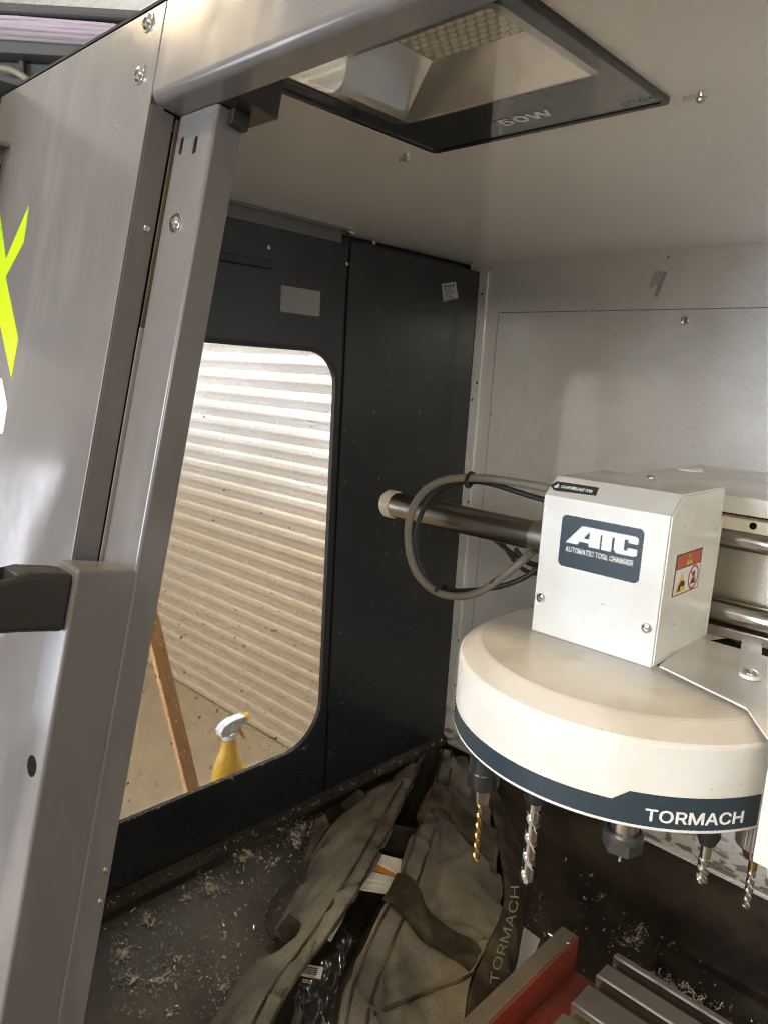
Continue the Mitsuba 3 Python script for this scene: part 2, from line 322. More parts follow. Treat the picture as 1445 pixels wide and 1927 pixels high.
# specks of swarf that stick to the pane
spk, spd = [], []
for i in range(1500):
    y = rng.uniform(.45, .962); z = wz0 + (wz1-wz0)*rng.beta(1.0, 2.6)
    if not wp.contains(sg.Point(y, z)): continue
    s = .0003+.0013*rng.random()**5
    t = trimesh.creation.icosphere(0, s); t.vertices *= (.4, 1+rng.random(), 1+1.2*rng.random()); t.apply_translation((XL-.0108, y, z))
    (spk if rng.random() < .4 else spd).append(t)
obj('chip_specks', spk, 'chip_metal', PANE, kind='stuff'); obj('dirt_specks', spd, 'speck_dark', PANE, kind='stuff')
# dust film: many tiny flakes lying on the pane, denser towards the sill
nd = 2600
dy = rng.uniform(.44, .9655, nd); dz = wz0+(wz1-wz0)*np.where(rng.random(nd) < .5, rng.random(nd), rng.beta(1.0, 2.4, nd))
keep = ~(((dy > wy1-.095) & (dz < wz0+.095) & (np.hypot(dy-wy1+.095, dz-wz0-.095) > .094)) | ((dy > wy1-.065) & (dz > wz1-.065) & (np.hypot(dy-wy1+.065, dz-wz1+.065) > .064)))
dy, dz = dy[keep], dz[keep]; nd = len(dy); sz_ = rng.uniform(.0003, .0007, nd); an_ = rng.uniform(0, 6.28, nd)
qv = np.zeros((nd, 4, 3)); qv[..., 0] = XL-.0113
for k in range(4): qv[:, k, 1] = dy+sz_*np.cos(an_+k*1.571); qv[:, k, 2] = dz+sz_*np.sin(an_+k*1.571)*1.3
i4 = np.arange(nd)*4
obj('dust_film', (qv.reshape(-1, 3), np.vstack([np.c_[i4, i4+1, i4+2], np.c_[i4, i4+2, i4+3]])), 'dust', PANE, kind='stuff')
# strip, bar and screws over the window
obj('angle_strip', [box(XL, XL+.022, .30, .962, .2555, .2598), box(XL-.002, XL+.0015, .30, .962, .237, .256)], 'gray_paint', ENC)
obj('strip_bright_spot', box(XL+.002, XL+.020, .963, .978, .2535, .2585, .001), 'chrome', ENC)  # small bright block at the rear end of the strip
obj('door_stop', box(XL-.0035, XL+.008, .40, .803, .168, .181, .001), 'black_plastic', ENC)
for p in [(505, 465), (652, 496), (703, 456)]:
    put_screw(ENC, on(p, 0, XL), (1, 0, 0), .0042, .003, 'steel')
k = obj('label_plate', prism(rrect(.829, .920, .1005, .1455, .003), XL-.004, XL-.0030, 'yzx'), 'label_gray', ENC, label='blank grey label plate above the window')
c4 = [on(q, 0, XL+.0008)[1:] for q in [(831, 534), (857, 530), (862, 560), (835, 567)]]
STK = obj('sticker', prism(c4, XL, XL+.0006, 'yzx'), 'label_silver', ENC, label='small white printed sticker on the dark rear panel')
c4 = np.array(c4); ln = []
for i in range(7):
    t = .12+.13*i; L = 1.0 if i in (0, 1, 3) else .55+.3*rng.random()
    a = c4[0]*(1-t)+c4[3]*t; b = c4[1]*(1-t)+c4[2]*t
    a, b = a*.92+b*.08, a*(1-L*.9)+b*L*.9
    h = (c4[3]-c4[0])*(.05 if i else .075)
    ln.append(prism([a, b, b+h, a+h], XL+.0006, XL+.0008, 'yzx'))
obj('print', ln, 'print_black', STK)
c4 = np.array([on(q, 1, YB-.0004)[[0, 2]] for q in [(1232, 508), (1257, 512), (1238, 560), (1216, 552)]])
STK = obj('sticker', prism(c4, YB-.0006, YB-.0002, 'xzy'), 'ceiling_enamel', ENC, label='pale slanted sticker with printed lines high on the back wall')
ln = []
for i in range(8):
    t = .06+.115*i
    a = c4[0]*(1-t)+c4[1]*t; b = c4[3]*(1-t)+c4[2]*t; h = (c4[1]-c4[0])*(.075 if i in (5, 6, 7) else .045)
    L = .55+.45*rng.random() if i < 5 else 1
    b = a*(1-L)+b*L
    ln.append(prism([a, b, b+h, a+h], YB-.0009, YB-.0006, 'xzy'))
obj('print', ln, 'print_gray', STK)
# ceiling latches: a little wing bolt
for p, a in [((1322, 171), .2), ((765, 288), -.3), ((470, 167), .9)]:
    P = on(p, 2, ZC); w = trimesh.creation.icosphere(2, 1.0); w.vertices *= (.0048, .0035, .0035); w.apply_translation((0, 0, -.0065))
    wing = box(-.016, -.003, -.0009, .0009, -.006, -.002, .0004)
    m = cat([w, lathe([(0, 0), (.0035, 0), (.0035, -.003), (.0022, -.0062), (0, -.0062)], 16), wing]); m.apply_transform(trimesh.transformations.rotation_matrix(a, (0, 0, 1)))
    m.apply_translation(P); obj('wing_bolt', m, 'steel', ENC, smooth=40)
# chip tray: slopes down to the right, then a level floor with a drain recess
TS, XF = .33, -.47
def tray_z(x): return ZS-.005-TS*(min(x, XF)-XL)
g = 60
xs = np.linspace(XL+.024, XF, g); ys = np.linspace(.10, YB+.004, g)
def sheet(xs, ys, zf):
    X, Y = np.meshgrid(xs, ys, indexing='ij'); Z = zf(X, Y)
    v = np.stack([X, Y, Z], -1).reshape(-1, 3); n, m = len(xs), len(ys); f = []
    i, j = np.meshgrid(np.arange(n-1), np.arange(m-1), indexing='ij'); a = (i*m+j).ravel()
    f = np.vstack([np.c_[a, a+m, a+m+1], np.c_[a, a+m+1, a+1]])
    return trimesh.Trimesh(v, f, process=False)
slope = sheet(xs, ys, lambda X, Y: ZS-.005-TS*(X-XL)+.003*(meshkit.fbm(np.stack([X*5, Y*5, X*0], -1), 2)-.5))
obj('chip_tray', slope, 'tray_paint', ENC, smooth=True)
obj('tray_ledge', prism([(XL, -.884), (XL, -.8895), (XL+.016, -.902), (XL+.018, -.902), (XL+.018, -.899)], .10, YB, 'xzy'), 'tray_paint', ENC)
obj('tray_gap_shade', box(XL-.004, XL+.03, .10, YB, -.945, -.940), 'hole_black', ENC)  # black strip under the gap, standing in for its shade
ZF = tray_z(XF)
ra, rb = on((1238, 1778), 2, ZF), on((1192, 1832), 2, ZF)
rx0, ry1, ry0 = ra[0], ra[1], rb[1]
fl = sg.box(XF, -.3, XR, YB+.004).difference(sg.box(rx0, ry0-.10, XR-.3, ry1))
obj('tray_floor', prism(fl, ZF-.003, ZF), 'tray_paint', ENC)
obj('drain_recess', [box(rx0-.002, XR-.28, ry0-.12, ry1+.002, ZF-.052, ZF-.05), box(rx0-.002, rx0, ry0-.10, ry1, ZF-.05, ZF-.0031), box(rx0, XR-.3, ry1, ry1+.002, ZF-.05, ZF-.0031)], 'tray_paint', ENC)
# sloping front: fixed left panel with folded edge, header beam
nA, nB = -.322, -.352
ux, vtop = -.684, .398
obj('front_panel', [box(-1.30, ux, -1.25, vtop, nA-.002, nA, .0012)], 'gray_paint', ENC, M=FM, smooth=25)
FP = ENC+'__front_panel'
obj('folded_edge', box(ux-.002, ux+.0003, -1.25, .3035, nA-.0265, nA-.0018, .0008), 'gray_paint', FP, M=FM)
obj('top_fold', box(-1.30, ux, vtop-.0018, vtop+.0004, nA-.10, nA-.0018, .0006), 'gray_paint', FP, M=FM)
# header: rounded lower edge
r = .010; hv0, hv1 = .3045, .62
arc = [(nA-r+r*math.cos(a), hv0+r-r*math.sin(a)) for a in np.linspace(0, math.pi/2, 8)]
prof = [(nA, hv1)]+arc+[(nA-.031, hv0), (nA-.031, hv0+.002)]+[(nA-r+(r-.002)*math.cos(a), hv0+r-(r-.002)*math.sin(a)) for a in np.linspace(math.pi/2, 0, 8)]+[(nA-.002, hv1)]
hd = prism(prof, ux+.0022, 1.0, 'zyx')
obj('header_beam', [hd, box(ux+.0022, ux+.004, hv0+.002, hv1, nA-.031, nA-.003)], 'gray_paint', ENC, M=FM, smooth=25)
for p in [(280, 41), (264, 140)]:
    put_screw(FP, onN(p, nA), N, .0075, .0042, 'chrome', .0095)
put_screw(FP, np.array([ux+.0003, 0, 0])+onN((275, 430), -.340)[1]*np.array([0, 1, 0])+onN((275, 430), -.340)[2]*np.array([0, 0, 1]), (1, 0, 0), .0035, .002, 'steel')
put_screw(FP, onN((219, 238), nA), N, .002, .001, 'steel')
# green and white lettering on the panel
def onpanel(pts): return [tuple(frame_uvn(onN(q, nA))[:2]) for q in pts]
xr = np.array(onpanel([(55, 386), (45, 456), (11, 521), (35, 638), (22, 712), (0, 608)]))
xc = xr[2, 0]-.009
left = xr[:0]
half = [tuple(q) for q in xr]+[(xc, (xr[2, 1]+xr[5, 1])/2-.003), (xc, xr[2, 1]+.022)]
mir = [(2*xc-a, b) for a, b in half]
obj('green_mark', [prism(sg.Polygon(half).buffer(0), nA+.0001, nA+.0005), prism(sg.Polygon(mir).buffer(0), nA+.0001, nA+.0005)], 'lime_vinyl', FP, M=FM, label='lime green cross shaped mark on the grey front panel')
wl = onpanel([(4, 712), (14, 765), (6, 815), (-18, 822), (-40, 770), (-16, 714)])
obj('white_letter', prism(sg.Polygon(wl), nA+.0001, nA+.0005), 'white_vinyl', FP, M=FM)

# ================================================================== SLIDING DOOR
DOOR = thing('sliding_door', 'grey sliding door edge with dark pull handle, pushed open to the left behind the front panel', 'machine door')
u0, u1 = -.678, -.6155
slots = sg.box(u0, -1.25, u1-.003, .3035)
for p in [(341, 274), (367, 272)]:
    q = frame_uvn(onN(p, nB)); slots = slots.difference(sg.LineString([(q[0], q[1]-.0055), (q[0], q[1]+.0055)]).buffer(.0030))
rr = .004
arc = [(u1-rr+rr*math.sin(a), nB-rr+rr*math.cos(a)) for a in np.linspace(0, math.pi/2, 7)]
prof = [(u1-.003, nB)]+arc+[(u1, nB-.0285), (u1-.02, nB-.0285), (u1-.02, nB-.0265), (u1-.002, nB-.0265), (u1-.002, nB-.006), (u1-.003, nB-.002)]
sidef = prism(sg.Polygon(prof).buffer(0), -1.25, .3035, 'xzy')
obj('stile', [prism(slots, nB-.002, nB), sidef], 'gray_paint', DOOR, M=FM, smooth=25)
obj('stile_back', [box(u0, u1-.022, -1.25, .30, nB-.028, nB-.026), box(u0, u0+.0015, -1.25, .30, nB-.0259, nB-.0021)], 'gray_paint', DOOR, M=FM)
obj('wiper_strip', box(-.6815, -.6800, -1.2, .10, nB-.004, nB+.0035, .0004), 'pale_strip', DOOR, M=FM)
obj('wiper_strip', box(-.6815, -.6800, .1005, .30, nB-.004, nB+.003, .0004), 'dirty_iron', DOOR, M=FM)
obj('door_panel', box(-1.25, -.680, -1.25, .30, nB-.012, nB-.009), 'gray_paint', DOOR, M=FM)
q = onN((331, 419), nB); put_screw(DOOR, q, N, .0072, .004, 'chrome', .009)
for p in [(199, 1637), (189, 1696)]:
    P = on(p, 0, u1); put_screw(DOOR, P, (1, 0, 0), .003, .002, 'steel', name='rivet')
obj('header_closure', [box(u0-.04, u1+.030, .3047, .345, nB-.045, nB-.0015, .001), box(u1+.0005, u1+.009, .290, .3046, nB-.030, nB-.012, .001)], 'black_plastic', DOOR, M=FM)  # added black block shutting the gap behind the header, small bracket piece below
# mounting box on the stile
vb = frame_uvn(onN((250, 1073), nB))[1]
nf = -.297
mb = box(-.6605, -.6161, -1.25, vb, nB-.003, nf, .0035)
MB = obj('mount_box', mb, 'gray_paint', DOOR, M=FM, smooth=25)
# handle: block out of the box front, then its hollow grip
hv_top = vb-.006; hv_bot = hv_top-.052
hole = frame_uvn(onN((60, 1442), nf))
obj('bolt_hole', prism(sg.Point(hole[0], hole[1]).buffer(.0095), nf+.0001, nf+.0003), 'hole_black', MB, M=FM)
import manifold3d as m3
def ball_hull(pts, r): return m3.Manifold.batch_hull([m3.Manifold.sphere(r, 20).translate(tuple(q)) for q in pts])
r_ = .0055
def ring4(n, vt, vb, ul, ur): return [(ul+r_, vt-r_, n), (ur-r_, vt-r_, n), (ul+r_, vb+r_, n), (ur-r_, vb+r_, n)]
st = [(nf+.004, hv_top, hv_bot), (nf+.036, hv_top, hv_bot), (nf+.058, hv_top-.007, hv_bot-.001), (nf+.085, hv_top-.018, hv_bot-.003), (nf+.15, hv_top-.030, hv_bot-.004)]
H_ = m3.Manifold.batch_boolean([ball_hull(ring4(*st[k][:3], -.662, -.6205)+ring4(*st[k+1][:3], -.662, -.6205), r_) for k in range(4)], m3.OpType.Add)
cav = m3.Manifold.hull_points([(u_, v_, n_) for u_ in (-.6575, -.625) for v_, n_ in ((hv_top+.02, nf+.044), (hv_top-.032, nf+.046), (hv_top+.02, nf+.2), (hv_bot+.006, nf+.2))])
H_ = H_-cav; H_ = H_-m3.Manifold.cube((.2, .2, .2), True).translate((-.64, hv_top, nf-.0997))
mm = H_.to_mesh(); HND = obj('handle', trimesh.Trimesh(mm.vert_properties[:, :3], mm.tri_verts), 'handle_plastic', DOOR, M=FM, smooth=40, label='dark plastic pull handle')
obj('bolt_socket', place(lathe([(0, 0), (.005, 0), (.005, .003), (.003, .003), (.003, .001), (0, .001)], 16), (-.641, hv_top-.018, nf+.0465), (1, 0, 0), (0, 1, 0), (0, 0, 1)), 'hole_black', HND, M=FM)

# ================================================================== FLOOD LIGHT
FL = thing('flood_light', 'black square flood lamp marked 50W, unlit, let into the white enclosure ceiling', 'flood light')
lx0, lx1, ly0, ly1 = -.605, -.324, .410, .689
ox0, ox1, oy0, oy1 = -.578, -.347, .445, .603
fr = rrect(lx0, lx1, ly0, ly1, .008).difference(rrect(lx0+.006, lx1-.006, ly0+.006, ly1-.006, .006))
zg = .2575
obj('frame', [prism(fr, zg-.0012, .272)], 'lamp_black', FL, smooth=30)
brd = rrect(lx0+.0058, lx1-.0058, ly0+.0058, ly1-.0058, .006).difference(rrect(ox0, ox1, oy0, oy1, .012))
obj('glass_border', prism(brd, zg+.0012, zg+.0022), 'lamp_black', FL)
q = trimesh.creation.triangulate_polygon(rrect(lx0+.0058, lx1-.0058, ly0+.0058, ly1-.0058, .006), engine='earcut')
obj('glass', trimesh.Trimesh(np.c_[q[0], np.full(len(q[0]), zg)], q[1], process=False), 'lamp_glass', FL)
ex0, ex1, ey0, ey1, ez = -.522, -.404, .474, .582, .303
A = np.array([[ox0, oy0, zg+.003], [ox1, oy0, zg+.003], [ox1, oy1, zg+.003], [ox0, oy1, zg+.003]]); B = np.array([[ex0, ey0, ez], [ex1, ey0, ez], [ex1, ey1, ez], [ex0, ey1, ez]])
for i in range(4):
    j = (i+1) % 4
    v = np.array([A[i], A[j], B[j], B[i]]); mid = trimesh.Trimesh(v, [[0, 1, 2], [0, 2, 3]], process=False)
    obj('reflector', mid, 'reflector', FL)
rim = rrect(ox0-.004, ox1+.004, oy0-.004, oy1+.004, .006).difference(rrect(ox0+.012, ox1-.010, oy0+.01, oy1-.002, .004))
obj('reflector_rim', prism(rim, zg+.0024, zg+.0030), 'reflector', FL)
LED = obj('led_board', box(ex0, ex1, ey0, ey1, ez, ez+.003), 'led_base', FL)
dome = trimesh.creation.icosphere(1, 1.0); dome.vertices *= (.0046, .0032, .0026)
for i in range(10):
    for j in range(12):
        x = ex0+.008+(ex1-ex0-.018)*(i+.5*(j % 2))/9.3; y = ey0+.006+(ey1-ey0-.012)*j/11
        d_ = dome.copy(); d_.apply_translation((x, y, ez)); obj('led', d_, 'led_yellow', LED, smooth=True)
t = text_block('50W', .0155, .0003, True, 1.25)
serif = [box(.0125+dx, .0195+dx, .0070, .0082, 0, .0003) for dx in (0.0, .0115)]
t = cat([t]); P = on((988, 221), 2, zg-.0006)
obj('lettering', place(t, P, (1, 0, 0), (0, -1, 0), (0, 0, -1)), 'white_vinyl', FL)
t = text_block('IP66', .0065, .0003, False, 1.6); P = on((1200, 192), 2, zg-.0006)
obj('lettering', place(t, P, (1, 0, 0), (0, -1, 0), (0, 0, -1)), 'print_gray', FL)

# ================================================================== AUTOMATIC TOOL CHANGER
ATC = thing('tool_changer', 'cream automatic tool changer with round carousel shroud, navy stripe and navy badge', 'tool changer')
cc = np.array([-.3377, .7722, 0]); R = .1898; zb, z1, z2, r2 = -.3905, -.306, -.290, .1655
prof = [(R-.002, zb+.0005), (R-.001, zb), (R, zb+.001), (R, z1-.004), (R-.0008, z1-.001), (R-.0028, z1+.0015), (r2+.003, z2-.0018), (r2, z2-.0003), (r2-.004, z2), (0, z2)]
sh = lathe(prof, 150, -21.5, -21.5-270)
sh.apply_translation(cc); sh.faces = sh.faces[:, ::-1]
obj('carousel_shroud', sh, 'beige_enamel', ATC, smooth=20)
inner = lathe([(R-.002, zb+.0005), (R-.0025, z1), (r2-.002, z2-.003), (0, z2-.003)], 100, -21.5, -291.5); inner.apply_translation(cc)
obj('shroud_lining', inner, 'black_plastic', ATC)
def cyl_pt(p, rad=R):
    d = ray(p); a = d[:2]@d[:2]; b = -2*d[:2]@cc[:2]; c = cc[:2]@cc[:2]-rad*rad
    P = d*((-b-math.sqrt(b*b-4*a*c))/(2*a)); return math.atan2(P[1]-cc[1], P[0]-cc[0]), P[2]
# stripe
a1, a2 = cyl_pt((1150, 1505))[0], cyl_pt((1185, 1488))[0]
def band_top(a):
    if a < a1: return zb+.0245
    if a > a2: return zb+.0355
    return zb+.0245+(a-a1)/(a2-a1)*.011
aa = np.concatenate([np.linspace(math.radians(-215), a1, 90), np.linspace(a1, a2, 8)[1:], np.linspace(a2, math.radians(-23.8), 40)[1:]])
v, f = [], []
for i, a in enumerate(aa):
    for z in (zb+.0038, band_top(a)): v.append((cc[0]+(R+.0004)*math.cos(a), cc[1]+(R+.0004)*math.sin(a), z))
    if i: f += [(2*i-2, 2*i, 2*i+1), (2*i-2, 2*i+1, 2*i-1)]
STR = obj('stripe', (np.array(v), np.array(f)), 'navy_vinyl', ATC, smooth=True, label='navy stripe round the lower edge of the shroud, widening to the right')
t = text_block('TORMACH', .0118, .0003, True, 1.32)
aL, zL = cyl_pt((1213, 1533)); aR, zR = cyl_pt((1398, 1536))
b = t.bounds; t.vertices[:, 1] *= .0122/(b[1, 1]-b[0, 1]); wd = (aR-aL)*(R+.0006); sxx = wd/(b[1, 0]-b[0, 0]); v = t.vertices.copy()
t = t.subdivide_to_size(.004); v = t.vertices.copy()
ang = (aL+aR)/2+v[:, 0]*sxx/(R+.0006); rad = R+.0005+v[:, 2]
t.vertices = np.c_[cc[0]+rad*np.cos(ang), cc[1]+rad*np.sin(ang), (zL+zR)/2+v[:, 1]]
obj('lettering', t, 'white_vinyl', STR)
# cover plate over the shroud with its bent-down flange
zp = -.2835
pl = [on(q, 2, zp)[:2] for q in [(1240, 1252), (1405, 1332), (1444, 1388)]]
pl = [np.array(q) for q in pl]
e = pl[2]-cc[:2]; e = e/np.linalg.norm(e)
far = [np.array([.25, pl[2][1]-.03]), np.array([.25, .87]), np.array([-.299, .87])]
poly = sg.Polygon([tuple(q) for q in pl+far]).buffer(-.003).buffer(.003)
obj('cover_plate', prism(poly, zp-.0022, zp), 'beige_enamel', ATC, smooth=20)
fa, fb = pl[1], pl[2]
side = np.array([pl[2], pl[2]+(pl[2]-pl[1])*.0])
pl2 = on((1454, 1397), 2, zp)[:2]; px_, py_ = pl2; fdir = np.array([.25, pl[2][1]-.03])-pl[2]; fdir /= np.linalg.norm(fdir); fn = np.array([fdir[1], -fdir[0]])
v = []
flg = box(0, .30, -.002, 0, -.111, -.001, .0007)
obj('plate_flange', place(flg, (px_, py_, zp), (*fdir, 0), (-fdir[1], fdir[0], 0), (0, 0, 1)), 'beige_enamel', ATC)
# gear box cover
bx0, bx1, by0, by1, bz0, bz1, bzm, bym = -.4465, -.2965, .741, .884, -.2895, -.1035, -.1245, .766
prof = [(by0, bz0), (by0, bzm), (bym, bz1), (by1, bz1), (by1, bz0)]
pf = sg.Polygon(prof).buffer(-.0015).buffer(.0015, quad_segs=4)
inner_pf = sg.Polygon(prof)
cover = prism(pf, bx0, bx1-.0016, 'yzx')
BOX = obj('gear_cover', cover, 'beige_enamel', ATC, smooth=20)
sp = sg.Polygon([(by0+.002, bz0+.003), (by0+.0022, bzm-.0002), (bym+.0003, bz1-.0022), (by1-.001, bz1-.0024), (by1-.001, bz0+.004)])
obj('side_plate', prism(sp, bx1-.0012, bx1+.0003, 'yzx'), 'beige_enamel', BOX)
obj('back_plate', box(bx1-.02, bx1+.0005, by1+.002, by1+.006, bz0+.004, -.142, .001), 'beige_enamel', BOX)
put_screw(BOX, on((1018, 1125), 1, by0), (0, -1, 0), .0058, .0035, 'chrome'); put_screw(BOX, on((1217, 1182), 1, by0), (0, -1, 0), .0058, .0035, 'chrome')
P = on((1226, 899), 2, bz1); put_screw(BOX, P, (0, 0, 1), .0055, .003, 'steel')
# badge
cb = np.array([on(q, 1, by0)[[0, 2]] for q in [(1058, 967), (1214, 997), (1201, 1097), (1050, 1065)]])
gx0, gx1 = cb[[0, 3], 0].mean(), cb[[1, 2], 0].mean(); gz1, gz0 = cb[[0, 1], 1].mean(), cb[[2, 3], 1].mean()
BDG = obj('badge', prism(rrect(gx0, gx1, gz0, gz1, .006), by0-.0006, by0-.0001, 'xzy'), 'navy_vinyl', BOX, label='navy badge reading ATC automatic tool changer')
gw, gh = gx1-gx0, gz1-gz0
def G(pts): return [(gx0+gw*a, gz0+gh*b) for a, b in pts]
Apoly = sg.Polygon(G([(.075, .475), (.265, .845), (.505, .845), (.505, .475), (.37, .475), (.37, .54), (.255, .54), (.225, .475)])).difference(sg.Polygon(G([(.295, .615), (.37, .615), (.37, .745), (.36, .745)])))
Tpoly = sg.Polygon(G([(.425, .845), (.70, .845), (.70, .745), (.645, .745), (.645, .475), (.525, .475), (.525, .745), (.425, .745)]))
Cpoly = sg.Polygon(G([(.725, .80), (.755, .845), (.925, .845), (.945, .815), (.945, .715), (.84, .715), (.84, .745), (.815, .76), (.815, .56), (.84, .575), (.84, .61), (.945, .61), (.945, .505), (.925, .475), (.755, .475), (.675, .53), (.675, .70), (.725, .70)]).copy() if False else G([(.675, .53), (.705, .475), (.915, .475), (.945, .505), (.945, .615), (.835, .615), (.835, .56), (.79, .56), (.79, .76), (.835, .76), (.835, .705), (.945, .705), (.945, .815), (.915, .845), (.715, .845), (.70, .83), (.70, .74), (.675, .74)]))
lett = Apoly.union(Tpoly).buffer(0)
obj('lettering', [prism(lett, by0-.0010, by0-.0006, 'xzy'), prism(Cpoly.buffer(0), by0-.0010, by0-.0006, 'xzy')], 'white_vinyl', BDG)
t = text_block('AUTOMATIC TOOL CHANGER', .0050, .0003, True); b = t.bounds; t.apply_scale((gw*.83/(b[1, 0]-b[0, 0]), 1.15, 1))
obj('lettering', place(t, (gx0+gw*.50, by0-.0006, gz0+gh*.355), (1, 0, 0), (0, 0, 1), (0, -1, 0)), 'white_vinyl', BDG)
# clamp / release arrow label on the chamfer
ch_u = np.array([1., 0, 0]); ch_v = np.array([0, bym-by0, bz1-bzm]); ch_v /= np.linalg.norm(ch_v); ch_n = np.cross(ch_u, ch_v); ch_o = np.array([bx0, by0, bzm])
def onch(p):
    d = ray(p); P = d*((ch_o@ch_n)/(d@ch_n)); return (P-ch_o)@ch_u, (P-ch_o)@ch_v
pts = [onch(q) for q in [(1036, 914), (1047, 906), (1127, 918), (1121, 933), (1042, 923)]]
CM = np.eye(4); CM[:3, 0] = ch_u; CM[:3, 1] = ch_v; CM[:3, 2] = ch_n; CM[:3, 3] = ch_o
ARW = obj('arrow_label', prism(pts, .0001, .0005), 'print_black', BOX, M=CM, label='black arrow label reading clamp/release tool')
t = text_block('CLAMP/RELEASE TOOL', .0042, .0003, True, 1, .25); b = t.bounds
pa, pb = np.array(onch((1055, 917))), np.array(onch((1116, 925))); t.apply_scale(((pb[0]-pa[0])/(b[1, 0]-b[0, 0]), 1, 1)); t.apply_translation((*((pa+pb)/2), .0005))
obj('lettering', t, 'white_vinyl', ARW, M=CM)
h = np.array(onch((1048, 915)))
hand = sg.Polygon([(-.0022, -.003), (.0022, -.003), (.0026, .0005), (.0008, .001), (.0006, .0038), (-.0006, .0038), (-.0006, .0008), (-.0026, .0002)])
obj('hand_symbol', prism(sa.translate(hand, h[0], h[1]), .0005, .0008), 'white_vinyl', ARW, M=CM)
# warning label on the side
wb = [on(q, 0, bx1)[1:] for q in [(1274, 1046), (1321, 1029), (1312, 1104), (1262, 1126)]]
wb = np.array(wb); y0_, y1_ = wb[[0, 3], 0].mean(), wb[[1, 2], 0].mean(); zt, zbm = wb[[0, 1], 1].mean(), wb[[2, 3], 1].mean()
W_, H_ = y1_-y0_, zt-zbm
def Wp(pts): return [(y0_+W_*a, zbm+H_*b) for a, b in pts]
X0 = bx1+.0003
WRN = obj('warning_label', prism(Wp([(0, 0), (1, 0), (1, 1), (0, 1)]), X0, X0+.0003, 'yzx'), 'print_black', BOX, label='red, white and yellow hand hazard label')
obj('red_field', prism(Wp([(.03, .66), (.97, .66), (.97, .975), (.03, .975)]), X0+.0003, X0+.0005, 'yzx'), 'warn_red', WRN)
obj('white_field', prism(Wp([(.03, .03), (.97, .03), (.97, .635), (.03, .635)]), X0+.0003, X0+.0005, 'yzx'), 'white_vinyl', WRN)
obj('warning_triangle', prism(sg.Polygon(Wp([(.40, .69), (.62, .69), (.51, .94)])), X0+.0005, X0+.0007, 'yzx'), 'warn_yellow', WRN)
obj('exclamation', [prism(Wp([(.495, .77), (.525, .77), (.535, .87), (.485, .87)]), X0+.0007, X0+.0009, 'yzx'), prism(Wp([(.49, .72), (.53, .72), (.53, .75), (.49, .75)]), X0+.0007, X0+.0009, 'yzx')], 'print_black', WRN)
tri = sg.Polygon(Wp([(.07, .07), (.49, .07), (.28, .56)]))
obj('hazard_triangle', prism(tri, X0+.0005, X0+.0007, 'yzx'), 'warn_yellow', WRN)
hand = sg.Polygon(Wp([(.16, .10), (.24, .10), (.27, .20), (.42, .19), (.42, .26), (.36, .33), (.24, .34), (.22, .26), (.18, .24)]))
obj('hand_symbol', prism(hand, X0+.0007, X0+.0009, 'yzx'), 'print_black', WRN)
c = Wp([(.74, .33)])[0]; ring = sg.Point(c).buffer(W_*.20).difference(sg.Point(c).buffer(W_*.165))
bar = sg.LineString([(c[0]-W_*.13, c[1]+W_*.13), (c[0]+W_*.13, c[1]-W_*.13)]).buffer(W_*.017)
obj('prohibition_ring', prism(ring.union(bar), X0+.0007, X0+.0009, 'yzx'), 'warn_red', WRN)
fig = sg.Polygon(Wp([(.66, .17), (.80, .17), (.84, .27), (.78, .33), (.80, .42), (.74, .50), (.70, .40), (.73, .33), (.68, .27)]))
obj('hand_symbol', prism(fig, X0+.0005, X0+.0007, 'yzx'), 'print_black', WRN)
# air cylinder, pointing left
yc, zc = .82, -.1935
def xcyl(prof, x, y, z, n=48): return place(lathe(prof, n), (x, y, z), (0, 0, 1), (0, 1, 0), (-1, 0, 0))
CYL = obj('air_cylinder', xcyl([(0, 0), (.0195, 0), (.0195, .250), (0, .250)], -.500, yc, zc), 'tube_metal', ATC, smooth=30)
obj('end_cap', xcyl([(0, 0), (.0205, 0), (.0215, .002), (.0215, .016), (.0195, .019), (.0185, .019), (.017, .0225), (0, .0225)], -.7502, yc, zc), 'ivory_plastic', CYL, smooth=30)
obj('collar', [xcyl([(0, 0), (.0205, 0), (.0205, .004), (0, .004)], -.4985, yc, zc), xcyl([(.0, 0), (.0225, 0), (.0225, .026), (.0, .026)], -.4715, yc, zc)], 'brushed_metal', CYL, smooth=30)
obj('nut', place(trimesh.creation.cylinder(.0255, .024, sections=6), (-.459, yc, zc), (0, 0, 1), (0, 1, 0), (-1, 0, 0)), 'ivory_plastic', CYL)
# hoses
def path(pts): return [on((a, b), 1, y) for a, b, y in pts]
obj('hose', tube(path([(1050, 921, .80), (1000, 913, .80), (930, 902, .79), (880, 899, .78), (835, 904, .77), (795, 928, .765), (772, 970, .76), (768, 1020, .76), (782, 1075, .765), (810, 1107, .77), (850, 1122, .775), (895, 1117, .785), (940, 1090, .80), (975, 1062, .81), (1000, 1040, .83)]), .0054, 12, 90), 'gray_rubber', ATC, smooth=True)
obj('cable', tube(path([(1040, 944, .80), (1000, 934, .805), (950, 918, .80), (890, 906, .795), (845, 914, .785), (808, 940, .78), (788, 980, .775), (783, 1030, .775), (797, 1078, .78), (825, 1104, .785), (870, 1112, .79), (930, 1106, .80), (980, 1090, .81), (1012, 1068, .82)]), .0036, 10, 90), 'black_rubber', ATC, smooth=True)
for pts in ([(930, 1015, .86), (955, 1035, .86), (985, 1055, .86), (1015, 1068, .86)], [(970, 1032, .85), (985, 1052, .85), (1005, 1062, .85), (1020, 1064, .85)], [(945, 1022, .87), (965, 1052, .87), (990, 1075, .87), (1015, 1078, .87)]):
    obj('cable', tube(path(pts), .0032, 8, 30), 'black_rubber', ATC, smooth=True)
